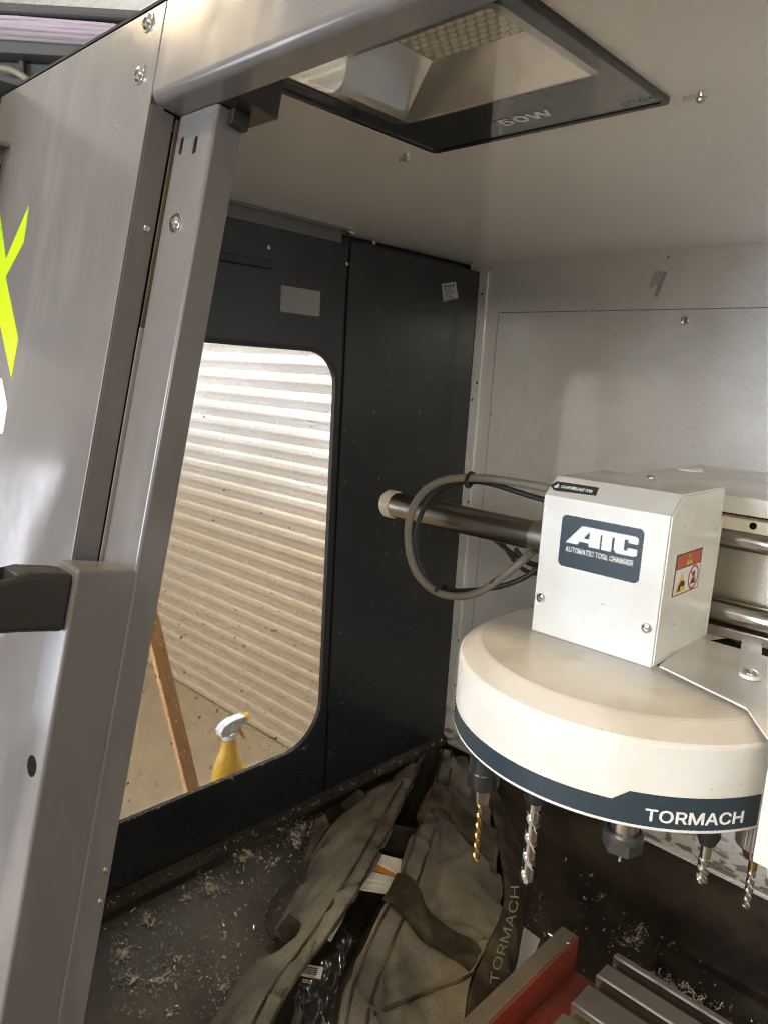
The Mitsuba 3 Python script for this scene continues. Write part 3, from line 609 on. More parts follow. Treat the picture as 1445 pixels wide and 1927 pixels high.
for p, ang in [((884, 903, .782), 0), ((828, 1109, .775), 1), ((928, 1098, .80), 1)]:
    P = on(p[:2], 1, p[2]); m = lathe([(.0068, -.0018), (.0095, -.0018), (.0095, .0018), (.0068, .0018)], 20); m.vertices[:, 0] *= 1.25
    mtx = trimesh.transformations.rotation_matrix(math.pi/2, (0, 1, 0)); m.apply_transform(mtx)
    m.apply_transform(trimesh.transformations.rotation_matrix(.2+.4*ang, (0, 1, 0))); m.apply_translation(P)
    obj('cable_tie', m, 'black_plastic', ATC)
# slide rails to the right of the gear cover
xr1 = .30
RL = ATC
obj('slide_housing', [box(-.468, xr1, .92, 1.268, -.138, -.1165, .0015)], 'beige_enamel', ATC, smooth=25)
P = on((1298, 885), 2, -.1165); obj('housing_plug', place(lathe([(0, .004), (.016, .004), (.0185, .0028), (.0195, 0), (0, 0)], 32), P, (1, 0, 0), (0, 1, 0), (0, 0, 1)), 'beige_enamel', ATC, smooth=35)
rail = sg.box(-.40, -.160, xr1, -.142)
obj('upper_rail', box(-.40, xr1, .918, .945, -.1575, -.1425, .001), 'ivory_plastic', ATC)
P = on((1417, 990), 1, .918); obj('rail_hole', place(lathe([(0, .0004), (.0042, .0004), (.0042, 0), (0, 0)], 20), P, (1, 0, 0), (0, 0, 1), (0, -1, 0)), 'hole_black', ATC)
def xrod(x0, x1, y, z, r): return place(lathe([(0, 0), (r, 0), (r, x1-x0), (0, x1-x0)], 40), (x0, y, z), (0, 0, -1), (0, 1, 0), (1, 0, 0))
obj('slide_rod', xrod(-.40, xr1, .932, -.1705, .0125), 'ground_steel', ATC, smooth=30)
obj('slide_rod', xrod(-.40, xr1, .932, -.262, .0145), 'ground_steel', ATC, smooth=30)
obj('rail_web', box(-.40, xr1, .946, .956, -.29, -.16), 'brushed_metal', ATC)
obj('lower_rail', box(-.40, xr1, .915, .945, -.2895, -.2775, .0012), 'brushed_metal', ATC)
obj('rail_back', box(-.40, xr1, .957, 1.0, -.33, -.14), 'black_plastic', ATC)
Pa, Pb = on((1415, 1195), 2, -.279), on((1412, 1268), 2, -.279)
dv = (Pa-Pb)[:2]; L = np.linalg.norm(dv)+.05; dv /= np.linalg.norm(dv)
bar = sg.LineString([(0, 0), (L, 0)]).buffer(.0105)
obj('link_bar', place(prism(bar, 0, .004), (Pb[0], Pb[1], -.2825), (*dv, 0), (-dv[1], dv[0], 0), (0, 0, 1)), 'beige_enamel', ATC, smooth=25)
put_screw(ATC, np.array([Pb[0], Pb[1], -.2785]), (0, 0, 1), .0075, .0035, 'chrome')

# ================================================================== CUTTING TOOLS under the shroud
def twist(rad, length, turns, flute=.45, lobes=2, tip=.0, n=40, m=90, taper_tip=True):
    """fluted drill or mill, axis -z from 0"""
    a = np.arange(n)*2*np.pi/n
    base = rad*(1-flute*np.clip(np.cos(a*lobes), 0, 1)**1.2)
    v, f = [], []
    for i in range(m+1):
        t = i/m; z = -length*t; k = 1.0
        if taper_tip and t > 1-rad*1.0/length: k = max(.06, (1-t)/(rad*1.0/length))
        th = turns*2*np.pi*t
        v += [(base[j]*k*math.cos(a[j]+th), base[j]*k*math.sin(a[j]+th), z) for j in range(n)]
        if i:
            for j in range(n):
                A, B = (i-1)*n+j, (i-1)*n+(j+1) % n; f += [(A, B+n, B), (A, A+n, B+n)]
    e = len(v); v.append((0, 0, -length)); v.append((0, 0, 0))
    for j in range(n): f += [(e, m*n+(j+1) % n, m*n+j), (e+1, j, (j+1) % n)]
    return trimesh.Trimesh(np.array(v), np.array(f), process=False)
def at_tool(p, rad=.170):
    """place on the tool circle seen at p: plan position"""
    d = ray(p); a = d[:2]@d[:2]; b = -2*d[:2]@cc[:2]; c = cc[:2]@cc[:2]-rad*rad
    P = d*((-b-math.sqrt(b*b-4*a*c))/(2*a)); return P
def zat(P, py):
    """height on the upright line through P at image row py"""
    lo, hi = -1.2, .2
    for _ in range(50):
        z = (lo+hi)/2; q = np.array([P[0], P[1], z]); row = CY-F*(q@up)/(q@fw)
        if row > py: lo = z
        else: hi = z
    return z
def pxs(P, npx): return npx/F*(P@fw)
def dl(prof, P, z): m = lathe(prof, 40); m.apply_translation((P[0], P[1], z)); return m
# 1: keyless chuck with bronze drill (far left)
P = at_tool((909, 1462)); K = thing('drill_chuck', 'black keyless drill chuck holding a thin bronze twist drill, leftmost under the shroud', 'drill chuck', None)
za, zb_, zc_, zd = zat(P, 1405), zat(P, 1478), zat(P, 1506), zat(P, 1625); r_ = pxs(P, 60)/2
obj('body', dl([(0, zb-.001), (r_*.9, zb-.001), (r_*.93, zb_+.02), (r_, zb_+.018), (r_, zb_+.004), (r_*.96, zb_), (0, zb_)], P, 0), 'black_oxide', K, smooth=30)
obj('sleeve', dl([(0, zb_), (r_*.74, zb_), (r_*.60, zc_), (r_*.3, zc_-.0005), (0, zc_-.0005)], P, 0), 'steel', K, smooth=30)
m = twist(pxs(P, 13)/2, zc_-zd, 3.2, .5); m.apply_translation((P[0], P[1], zc_)); obj('drill_bit', m, 'gold_steel', K, smooth=40)
# 2: large bright twist drill
P = at_tool((1006, 1512)); K = thing('twist_drill', 'large bright twist drill, second tool from the left under the shroud', 'twist drill')
z0_, z1_, z2_ = zat(P, 1480), zat(P, 1522), zat(P, 1668); r_ = pxs(P, 26)/2
obj('holder', dl([(0, zb-.001), (r_*1.7, zb-.001), (r_*1.7, z0_-.012), (r_*1.4, z0_-.016), (0, z0_-.016)], P, 0), 'black_oxide', K, smooth=30)
obj('shank', dl([(0, z0_), (r_*.92, z0_), (r_*.92, z1_), (0, z1_)], P, 0), 'steel', K, smooth=30)
m = twist(r_, z1_-z2_, 2.1, .48); m.apply_translation((P[0], P[1], z1_)); obj('drill_bit', m, 'chrome', K, smooth=40)
# 3: collet nut with a tiny cutter
P = at_tool((1172, 1575)); K = thing('collet_chuck', 'dark hexagon collet nut with a tiny cutter in the middle under the shroud', 'collet chuck')
z0_, z1_, zh, z2_, z3_ = zat(P, 1538), zat(P, 1556), zat(P, 1574), zat(P, 1594), zat(P, 1624); r_ = pxs(P, 75)/2
obj('holder', dl([(0, zb-.001), (r_*.70, zb-.001), (r_*.70, z1_-.002), (r_*.62, z1_-.002), (r_*.62, z1_-.004), (r_*.70, z1_-.004), (r_*.70, z1_-.008), (0, z1_-.008)], P, 0), 'steel', K, smooth=30)
obj('nut_collar', dl([(0, z1_-.002), (r_*.85, z1_-.002), (r_*.98, z1_-.004), (r_, zh+.001), (r_*.98, zh), (0, zh)], P, 0), 'dark_steel', K, smooth=30)
hx = trimesh.creation.cylinder(1, 1, sections=6); hx.vertices *= (r_*1.0, r_*1.0, zh-z2_); hx.apply_transform(trimesh.transformations.rotation_matrix(.25, (0, 0, 1))); hx.apply_translation((P[0], P[1], (zh+z2_)/2))
cone = lathe([(0, zh+.001), (r_*1.05, zh+.001), (r_*1.0, z2_+.004), (r_*.88, z2_), (0, z2_)], 40); cone.apply_translation((P[0], P[1], 0))
try:
    hx2 = trimesh.boolean.intersection([trimesh.Trimesh(hx.vertices, hx.faces), trimesh.Trimesh(cone.vertices, cone.faces, process=True)], engine='manifold')
    hx2 = hx2 if len(hx2.faces) > 10 else hx
except Exception: hx2 = hx
obj('hexagon_nut', hx2, 'dark_steel', K, smooth=25)
m = twist(pxs(P, 6)/2, z2_-z3_, 1.5, .3); m.apply_translation((P[0], P[1], z2_)); obj('cutter', m, 'chrome', K, smooth=40)
# 4: end mill
P = at_tool((1330, 1590)); K = thing('end_mill', 'short bright fluted end mill in a black holder, second tool from the right', 'end mill')
z0_, z1_, z2_, z3_ = zat(P, 1570), zat(P, 1588), zat(P, 1613), zat(P, 1658); r_ = pxs(P, 22)/2
obj('holder', dl([(0, zb-.001), (r_*1.8, zb-.001), (r_*2.0, z0_), (r_*1.3, z1_), (0, z1_)], P, 0), 'black_oxide', K, smooth=30)
obj('shank', dl([(0, z1_+.002), (r_*.92, z1_+.002), (r_*.92, z2_), (0, z2_)], P, 0), 'steel', K, smooth=30)
m = twist(r_, z2_-z3_, .9, .42, 3, taper_tip=False); m.apply_translation((P[0], P[1], z2_)); obj('fluted_tip', m, 'chrome', K, smooth=40)
# 5: knurled chuck, far right
P = at_tool((1424, 1585)); K = thing('drill_chuck_001', 'grey knurled drill chuck holding a slim drill, rightmost under the shroud', 'drill chuck')
z0_, z1_, z2_, zs_, z3_ = zat(P, 1545), zat(P, 1592), zat(P, 1613), zat(P, 1636), zat(P, 1712); r_ = pxs(P, 74)/2
kn = lathe([(0, zb-.001)]+[(r_*(1-.012*(i % 2)), z) for i, z in enumerate(np.linspace(zb-.001, z1_+.001, 30))]+[(r_*.95, z1_), (0, z1_)], 90)
a = np.arctan2(kn.vertices[:, 1], kn.vertices[:, 0]); w = 1+.010*np.sign(np.sin(a*45)); kn.vertices[:, 0] *= w; kn.vertices[:, 1] *= w
kn.apply_translation((P[0], P[1], 0)); obj('body', kn, 'steel', K)
obj('sleeve', dl([(0, z1_), (r_*.62, z1_), (r_*.56, z2_), (0, z2_)], P, 0), 'chrome', K, smooth=30)
obj('shank', dl([(0, z2_), (r_*.22, z2_), (r_*.22, zs_), (0, zs_)], P, 0), 'gold_steel', K, smooth=30)
m = twist(pxs(P, 15)/2, zs_-z3_, 2.4, .45); m.apply_translation((P[0], P[1], zs_)); obj('drill_bit', m, 'chrome', K, smooth=40)

# ================================================================== MILLING TABLE
zt_ = -.80; s_ = .80/.62
TB = thing('milling_table', 'dirty cast iron milling table with T slots and bright slot edges at the lower right', 'milling table')
xe = -.289*s_
edges = [(.717*s_, .717*s_+.012), (.678*s_, .702*s_), (.626*s_, .661*s_), (.574*s_, .609*s_), (.522*s_, .557*s_)]
for i, (y0, y1) in enumerate(edges):
    ch = .0018
    poly = sg.Polygon([(y0, zt_-.016), (y0, zt_-ch), (y0+ch, zt_), (y1-.001, zt_), (y1, zt_-.001), (y1, zt_-.016)])
    obj('table_rib', prism(poly, xe+.002, .8, 'yzx'), 'table_iron', TB)
    obj('slot_edge', prism([(y0-.0006, zt_-.010), (y0-.0006, zt_-.0012), (y0+.0012, zt_+.0006), (y0+.0032, zt_+.0006), (y0, zt_-.010)], xe+.0015, .8, 'yzx'), 'chrome', TB)
obj('table_body', box(xe+.003, .8, .45, .717*s_+.010, -.95, zt_-.0161), 'table_iron', TB)
# red end guard: an angle along the table end
GD = thing('end_guard', 'red painted steel angle with a dirty grey top along the end of the table', 'table guard')
def gz(p, z): return on(p, 2, z)
zg_ = -.790
A0 = gz((1085, 1760), zg_); A1 = gz((1035, 1738), zg_)
gy = A0[1]; gx = A0[0]; wx = abs(A1[0]-A0[0])
obj('top_flange', box(gx-wx*.62, gx, .30, gy, zg_-.004, zg_, .001), 'dirty_iron', GD)
obj('red_face', box(gx+.0003, gx+.004, .30, gy+.0005, zg_-.058, zg_-.0002, .001), 'red_paint', GD)
obj('red_foot', prism([(gx+.0041, .30), (xe-.002, .30), (xe-.002, gy-.02), (gx+.045, gy+.001), (gx+.0041, gy-.002)], zg_-.062, zg_-.057), 'red_paint', GD)
for p in [(1072, 1790), (1065, 1818)]:
    q = on(p, 0, gx+.0042); obj('bolt', place(screw_head(.0028, .002), q, (0, 1, 0), (0, 0, 1), (1, 0, 0)), 'speck_dark', GD, smooth=30)

# ================================================================== OUTSIDE THE WINDOW
YW = 2.04
WALL = thing('corrugated_wall', 'pale corrugated metal wall with level ribs, seen through the side window', 'wall')
pz = .0762; zz = np.arange(-1.74, 2.6, pz/16)
ph = (zz/pz) % 1
pro = .013*(np.clip((np.abs(ph-.5)*2-.38)/.28, 0, 1))
v = []; xs = np.linspace(-9, 3.0, 40)
X, Zz = np.meshgrid(xs, zz, indexing='ij'); Y = YW+np.tile(pro, (len(xs), 1))+.003*np.sin(X*1.7)
n, m_ = len(xs), len(zz); i, j = np.meshgrid(np.arange(n-1), np.arange(m_-1), indexing='ij'); a = (i*m_+j).ravel()
f = np.vstack([np.c_[a, a+m_, a+m_+1], np.c_[a, a+m_+1, a+1]])
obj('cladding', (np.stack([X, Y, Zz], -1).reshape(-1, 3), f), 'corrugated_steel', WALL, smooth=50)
zbn = -1.10
BN = thing('workbench', 'low dusty brown bench under the yellow spray bottle behind the side window', 'bench')
obj('bench_top', box(-1.56, -1.20, .55, 1.2, zbn-.04, zbn, .003), 'bench_top', BN)
for x, y in ((-1.25, .6), (-1.51, .6), (-1.25, 1.15), (-1.51, 1.15)): obj('leg', box(x-.03, x+.03, y-.03, y+.03, -1.739, zbn-.0405), 'shelf_gray', BN)
# spray bottle
SB = thing('spray_bottle', 'yellow spray bottle with a white trigger head behind the side window', 'spray bottle')
xb = -1.44
H0, H1 = on((413, 1366), 0, xb), on((480, 1358), 0, xb); NK = on((432, 1390), 0, xb); BT = on((437, 1475), 0, xb)
sb_y = NK[1]
def ell(zs_, ry, rx, dy, n=28):
    v, f = [], []
    for k_, (z, a_, b_, o) in enumerate(zip(zs_, ry, rx, dy)):
        th = np.arange(n)*2*np.pi/n
        v += [(xb+b_*math.cos(t_), sb_y+o+a_*math.sin(t_), z) for t_ in th]
        if k_:
            for j_ in range(n): A_, B_ = (k_-1)*n+j_, (k_-1)*n+(j_+1) % n; f += [(A_, B_, B_+n), (A_, B_+n, A_+n)]
    v += [(xb, sb_y+dy[0], zs_[0]), (xb, sb_y+dy[-1], zs_[-1])]; e_ = len(v)-2; q_ = (len(zs_)-1)*n
    for j_ in range(n): f += [(e_, (j_+1) % n, j_), (e_+1, q_+j_, q_+(j_+1) % n)]
    return trimesh.Trimesh(np.array(v), np.array(f), process=False)
zn = NK[2]
zsb = [zbn+.001, zbn+.012, zbn+.09, zn-.055, zn-.03, zn-.012, zn]
obj('body', ell(np.array(zsb), [.042, .046, .045, .033, .022, .019, .019], [.030, .033, .033, .026, .02, .018, .018], [0, 0, 0, -.004, -.002, .0, .0]), 'bottle_yellow', SB, smooth=50)
obj('collar', ell([zn, zn+.002, zn+.016, zn+.018], [.016, .019, .018, .014], [.016, .019, .018, .014], [0]*4), 'bottle_white', SB, smooth=40)
hd_ = [(-.030, .016), (-.034, .030), (-.024, .044), (.0, .052), (.034, .053), (.042, .050), (.042, .034), (.02, .026), (.012, .017)]
obj('trigger_head', prism(sg.Polygon([(sb_y+a_*1.0, zn+b_) for a_, b_ in hd_]).buffer(-.003).buffer(.003), xb-.013, xb+.013, 'yzx'), 'bottle_white', SB, smooth=30)
obj('nozzle', place(lathe([(0, 0), (.010, 0), (.011, .010), (.007, .013), (0, .013)], 6), (xb, sb_y+.0425, zn+.044), (1, 0, 0), (0, 0, -1), (0, 1, 0)), 'bottle_yellow', SB)
tg = [(.016, .030), (.028, .030), (.034, .010), (.046, -.012), (.040, -.014), (.026, .006)]
obj('trigger', prism(sg.Polygon([(sb_y+a_, zn+b_) for a_, b_ in tg]), xb-.006, xb+.006, 'yzx'), 'bottle_yellow', SB)
# leaning orange board
a_, b_ = on((298, 1225), 0, -1.40), on((348, 1432), 0, -1.40)
d_ = (b_-a_)/np.linalg.norm(b_-a_); a_ = a_-d_*.5; zl = (-1.738-a_[2])/d_[2]
w_ = np.cross(d_, (1, 0, 0)); bd = box(0, zl-.006, -.016, .016, -.010, .010, .002)
thing('wooden_board', 'orange wooden batten leaning behind the side window', 'board'); obj('wooden_board', place(bd, a_, d_, w_, np.cross(d_, w_)), 'orange_wood')
# stack of folded sheets on a dark shelf beyond the machine, set askew to it
SH = thing('storage_shelf', 'dark grey shelf box above the grey front panel, at the upper left', 'shelf')
fh = np.array([math.sin(yaw), math.cos(yaw), 0]); dS = 1.9
def onS(p): d = ray(p); P = d*(dS/(d@fh)); return P@r0, P[2]
SM = np.eye(4); SM[:3, 0] = r0; SM[:3, 1] = fh; SM[:3, 2] = (0, 0, 1)
sa0, sz0 = onS((0, 68)); sa1, sz1 = onS((205, 66)); szt = onS((0, 27))[1]; szc = onS((0, 4))[1]; szb = onS((20, 175))[1]
obj('shelf_board', box(sa0-1.0, sa1+.30, dS+.01, dS+.5, sz0-.030, sz0-.002, .003), 'shelf_gray', SH, M=SM)
obj('shelf_box', box(sa0-1.0, sa1-.02, dS+.06, dS+.45, szb-.2, sz0-.0305, .004), 'shelf_gray', SH, M=SM)
for q in (-.35, .02, .3): obj('shelf_rib', box(sa0+q, sa0+q+.012, dS+.045, dS+.0605, szb-.2, sz0-.0305, .002), 'shelf_gray', SH, M=SM)
obj('cable_loop', tube([(onS(q)[0], dS+.03, onS(q)[1]) for q in [(-20, 118), (5, 121), (28, 131), (46, 146), (58, 165), (62, 190)]], .008, 8, 40), 'gray_rubber', SH, M=SM, smooth=True)
n_l = 7
for i in range(n_l):
    th = (szt-sz0)/n_l*.93; z0q = sz0+(szt-sz0)*i/n_l
    xs = np.linspace(sa0-.9, sa1+.06-.05*rng.random(), 70); yo = dS+.02*rng.random()
    wav = .010*np.sin(xs*9+i*.9)+.006*np.sin(xs*21+i*2.1); lift = .004*np.sin(xs*6+1)*i/n_l+.10*np.clip((xs-sa0-.05)/.5, 0, 1)**2*(.0-.12)
    v = []
    for x, w1, b1 in zip(xs, wav, lift):
        v += [(x, yo+w1*.4, z0q+b1), (x, yo-.010+w1*.4, z0q+th*.5+b1), (x, yo+w1*.4, z0q+th+b1), (x, yo+.4, z0q+th+b1), (x, yo+.4, z0q+b1)]
    f = []
    for q in range(len(xs)-1):
        for k_ in range(5): A_, B_ = q*5+k_, q*5+(k_+1) % 5; f += [(A_, B_, B_+5), (A_, B_+5, A_+5)]
    nn = (len(xs)-1)*5; f += [(0, 2, 1), (0, 4, 2), (2, 4, 3), (nn, nn+1, nn+2), (nn, nn+2, nn+4), (nn+2, nn+3, nn+4)]
    key = 'folded_sheet' if i == 0 else f'folded_sheet_{i:03d}'
    obj('folded_sheet', (np.array(v), np.array(f)), 'sheet_pile', M=SM)
    thing(key, ('lowest', 'second lowest', 'third lowest', 'middle', 'third highest', 'second highest', 'topmost')[i]+' pale lilac folded sheet of the pile on the dark shelf', 'sheet', 'folded sheets piled on the dark shelf')
thing('cover_sheet', 'dark grey sheet lying on top of the pale folded pile', 'sheet')
obj('cover_sheet', box(sa0-1.0, sa1+.14, dS-.01, dS+.4, szt+.004, szc, .008), 'shelf_gray', M=SM)

# floor of the workshop
scene['workshop_floor'] = mikit.ply(trimesh.Trimesh(np.array([[-9, -6, -.14], [6, -6, -.14], [6, 4, -.14], [-9, 4, -.14]]), [[0, 1, 2], [0, 2, 3]], process=False), 'bench_top')
labels['workshop_floor'] = {'label': 'concrete workshop floor', 'category': 'floor', 'kind': 'structure'}
# ================================================================== CANVAS TOOL BAG lying open on the tray
NT = np.array([TS, 0, 1.0])                                   # tray plane: z = ZS - .005 - TS (x - XL)
def on_tray(p, h):
    d = ray(p); k = ZS-.005+TS*XL+h
    return d*(k/(d@NT))
BAG = thing('tool_bag', 'dusty dark canvas tool bag lying open in the corner of the chip tray', 'bag')
def grid_from(cols, nu=90, nv=10):
    """cols: list of columns, each a list of (x, y, h) from far to near -> smooth grid of places"""
    K = len(cols[0]); M_ = len(cols)
    P = np.array([[on_tray(q[:2], q[2]) for q in c] for c in cols])           # M_ x K x 3
    s = np.arange(K); P = CubicSpline(s, P, axis=1)(np.linspace(0, K-1, nu))
    t = np.arange(M_); n = nv*(M_-1)+1
    from scipy.interpolate import PchipInterpolator
    return PchipInterpolator(t, P, axis=0)(np.linspace(0, M_-1, n))           # n x nu x 3
def grid_mesh(P, thick=.0025, wrinkle=.006, seed=1, freq=9.0, sharp=0.0):
    n, m = P.shape[:2]
    du = np.gradient(P, axis=0); dv = np.gradient(P, axis=1); nr = np.cross(du, dv); nr /= np.linalg.norm(nr, axis=-1, keepdims=True)+1e-12
    if nr[..., 2].mean() < 0: nr = -nr
    if wrinkle:
        q = P*freq; w = meshkit.fbm(q, 3, seed)-.5
        w2 = np.abs(meshkit.noise(P*freq*1.7+3, seed+5)-.5)
        if sharp:
            wp_ = P+.05*(np.stack([meshkit.fbm(P*7+k*9, 2, seed+k) for k in range(3)], -1)-.5)
            w3 = np.abs(meshkit.noise(wp_*np.array([16., 7., 9.])+7, seed+8)-.5); w4 = meshkit.noise(wp_*np.array([24., 9., 12.])+2, seed+11)-.5
        else: w3, w4 = w2+1, w2*0
        P = P+nr*(wrinkle*2*w-sharp*np.exp(-(w2/.05)**2)-sharp*.9*np.exp(-(w3/.06)**2)+sharp*1.1*w4)[..., None]
    B_ = P-nr*thick; grid_mesh.last = P
    v = np.vstack([P.reshape(-1, 3), B_.reshape(-1, 3)]); o = n*m
    i, j = np.meshgrid(np.arange(n-1), np.arange(m-1), indexing='ij'); a = (i*m+j).ravel()
    f = [np.c_[a, a+m, a+m+1], np.c_[a, a+m+1, a+1], np.c_[a+o, a+m+1+o, a+m+o], np.c_[a+o, a+1+o, a+m+1+o]]
    rim = [k for k in range(m)]+[k*m+m-1 for k in range(1, n)]+[(n-1)*m+k for k in range(m-2, -1, -1)]+[k*m for k in range(n-2, 0, -1)]
    for k in range(len(rim)): A_, B2 = rim[k], rim[(k+1) % len(rim)]; f.append(np.array([[A_, B2+o, B2], [A_, A_+o, B2+o]]))
    return trimesh.Trimesh(v, np.vstack(f), process=False)
def col(pts, h): return [(*p, h_) for p, h_ in zip(pts, h)]
HL = [.12, .17, .205, .225, .24, .25, .255, .26]
Llip = [(806, 1412), (768, 1495), (722, 1590), (668, 1690), (604, 1785), (552, 1857), (517, 1922), (488, 1990)]
Lfold = [(797, 1413), (744, 1490), (690, 1588), (630, 1688), (567, 1783), (515, 1853), (477, 1922), (450, 1990)]
Lmid = [(785, 1420), (705, 1500), (642, 1585), (582, 1682), (527, 1775), (478, 1850), (432, 1922), (402, 1990)]
Lout = [(772, 1432), (668, 1508), (612, 1570), (560, 1660), (510, 1748), (458, 1822), (408, 1905), (368, 1990)]
Lgr = [(774, 1440), (672, 1520), (618, 1585), (566, 1672), (515, 1762), (462, 1840), (412, 1922), (372, 2010)]
left = [col(Llip, [h-.006 for h in HL]), col([(a-6, b) for a, b in Llip], [h+.003 for h in HL]), col(Lfold, [h for h in HL]), col(Lmid, [h*.72 for h in HL]), col(Lout, [h*.30 for h in HL]), col(Lgr, [.004]*8)]
obj('left_panel', grid_mesh(grid_from(left), .0025, .011, 3, 6, .0095), 'canvas', BAG, smooth=True); G_left = grid_mesh.last
HR = [.13, .175, .205, .23, .255, .28, .30, .31]
Rlip = [(828, 1410), (806, 1492), (772, 1587), (742, 1672), (707, 1742), (675, 1812), (653, 1885), (642, 1990)]
Rroll = [(846, 1408), (838, 1488), (806, 1590), (776, 1680), (745, 1752), (716, 1822), (694, 1890), (686, 1990)]
Rmid = [(866, 1414), (884, 1505), (874, 1600), (852, 1690), (832, 1762), (804, 1832), (784, 1892), (778, 1990)]
Redge = [(880, 1425), (922, 1520), (943, 1622), (945, 1708), (922, 1765), (902, 1812), (882, 1862), (872, 1990)]
Rout = [(893, 1434), (955, 1530), (981, 1620), (981, 1685), (970, 1762), (955, 1822), (938, 1882), (922, 1990)]
right = [col(Rlip, [h-.006 for h in HR]), col([(a+7, b) for a, b in Rlip], [h+.006 for h in HR]), col(Rroll, [h+.004 for h in HR]), col([(a*.5+c*.5, b*.5+d*.5) for (a, b), (c, d) in zip(Rroll, Rmid)], [h-.014 for h in HR]), col(Rmid, [h*.86 for h in HR]), col(Redge, [h*k for h, k in zip(HR, [.70, .70, .70, .72, .76, .82, .86, .88])])]
obj('right_panel', grid_mesh(grid_from(right), .0025, .013, 11, 5.5, .011), 'canvas', BAG, smooth=True); G_right = grid_mesh.last
Rgr = [(a+8, b+26) for a, b in Rout]
KE = [.70, .70, .70, .72, .76, .82, .86, .88]; KO = [.42, .42, .44, .50, .60, .72, .78, .80]
end = [col([(a+1, b) for a, b in Redge], [h*k+.003 for h, k in zip(HR, KE)]), col([((a+c)/2, (b+d)/2) for (a, b), (c, d) in zip(Redge, Rout)], [h*(k+q)/2+.012 for h, k, q in zip(HR, KE, KO)]), col(Rout, [h*k for h, k in zip(HR, KO)]), col(Rgr, [.003]*8)]
obj('end_panel', grid_mesh(grid_from(end), .0025, .004, 21, 10), 'webbing', BAG, smooth=True); G_end = grid_mesh.last
ins = [col([(a-8, b+4) for a, b in Llip], [h-.03 for h in HL]), col([(a*.7+c*.3, b*.7+d*.3) for (a, b), (c, d) in zip(Llip, Rlip)], [h*.42 for h in HL]), col([(a*.3+c*.7, b*.3+d*.7) for (a, b), (c, d) in zip(Llip, Rlip)], [h*.42 for h in HL]), col([(a+8, b+4) for a, b in Rlip], [h-.03 for h in HR])]
obj('lining', grid_mesh(grid_from(ins), .002, .010, 31, 12), 'canvas_dark', BAG, smooth=True)
from scipy.interpolate import LinearNDInterpolator, NearestNDInterpolator
def seen(Gs):
    """looks up a place on the given cloth grids from where it is seen"""
    V = np.vstack([G_.reshape(-1, 3) for G_ in Gs]); w = V@fw; xy = np.c_[CX+F*(V@rt)/w, CY-F*(V@up)/w]
    near = NearestNDInterpolator(xy, w); lin = LinearNDInterpolator(xy, w)
    def at(p, lift=.003):
        k = float(lin(p[0], p[1])); k = float(near(p[0], p[1])) if not np.isfinite(k) else k
        P = ray(p)*k; return P-P/np.linalg.norm(P)*lift
    return at
onR, onL, onE = seen([G_right]), seen([G_left]), seen([G_end])
for pts, look, dx in ((Llip, onL, -3), (Lfold, onL, 2), (Rlip, onR, 5), (Rroll, onR, 3)):
    obj('zip_seam', tube([look((a+dx, b), .003) for (a, b) in spline(pts, 30)], .0021, 6, 150), 'webbing', BAG, smooth=True)
def ribbon(A_, B_, look, lifts, thick=.0025, wr=.002, mat='webbing', name='strap', n=80, seed=5):
    k = np.arange(len(A_)); tt = np.linspace(0, len(A_)-1, n)
    a_, b_, l_ = CubicSpline(k, np.array(A_, float))(tt), CubicSpline(k, np.array(B_, float))(tt), np.interp(tt, k, lifts)
    G_ = np.array([[look(p*(1-t)+q*t, l) for p, q, l in zip(a_, b_, l_)] for t in np.linspace(0, 1, 7)])
    from scipy.ndimage import gaussian_filter1d
    G_ = gaussian_filter1d(G_, 2.5, axis=1)
    return obj(name, grid_mesh(G_, thick, wr, seed, 25), mat, BAG, smooth=True)
ribbon([(781, 1543), (791, 1514), (808, 1494), (831, 1488), (855, 1498), (872, 1521), (900, 1543), (944, 1566)], [(787, 1558), (800, 1532), (814, 1522), (831, 1521), (847, 1534), (857, 1552), (878, 1579), (938, 1632)],
       onR, [.008, .011, .014, .014, .012, .010, .009, .007])
ribbon([(742, 1645), (769, 1648), (790, 1673), (803, 1707), (830, 1735), (862, 1756), (890, 1768), (909, 1800)], [(716, 1694), (738, 1703), (758, 1721), (777, 1745), (800, 1773), (831, 1790), (862, 1809), (884, 1832)],
       onR, [.014, .018, .017, .014, .013, .012, .009, .005], seed=9)
ribbon([(618, 1529), (591, 1555), (579, 1600), (548, 1652), (514, 1689), (501, 1725), (502, 1752), (518, 1772)], [(622, 1552), (608, 1570), (588, 1606), (561, 1656), (526, 1697), (512, 1730), (520, 1752), (534, 1762)],
       lambda p, l: on_tray(p, l), [.13, .12, .11, .105, .10, .10, .11, .15], seed=13)
# curled webbing grips
def curl(p, q, rr, look, a0=-30, a1=200):
    a_, b_ = look(p, .010), look(q, .010); ax = (b_-a_); L = np.linalg.norm(ax); ax /= L
    e1 = np.cross(ax, (0, 0, 1)); e1 /= np.linalg.norm(e1); e2 = np.cross(e1, ax)
    th = np.radians(np.linspace(a0, a1, 26)); s = np.linspace(0, L, 8)
    G_ = a_+s[None, :, None]*ax+rr*(np.cos(th)[:, None, None]*e1+np.sin(th)[:, None, None]*e2)
    return obj('handle_grip', grid_mesh(G_, .0025, .001, 4, 30), 'webbing', BAG, smooth=True)
curl((532, 1772), (560, 1733), .017, onL); curl((645, 1527), (682, 1498), .015, onL)
# seam of the lower fold
obj('fold_seam', tube([onR(q, .0038) for q in [(892, 1832), (871, 1843), (850, 1853), (825, 1862), (800, 1870), (775, 1880), (750, 1889), (727, 1899), (706, 1908)]], .0026, 6, 60), 'webbing', BAG, smooth=True)
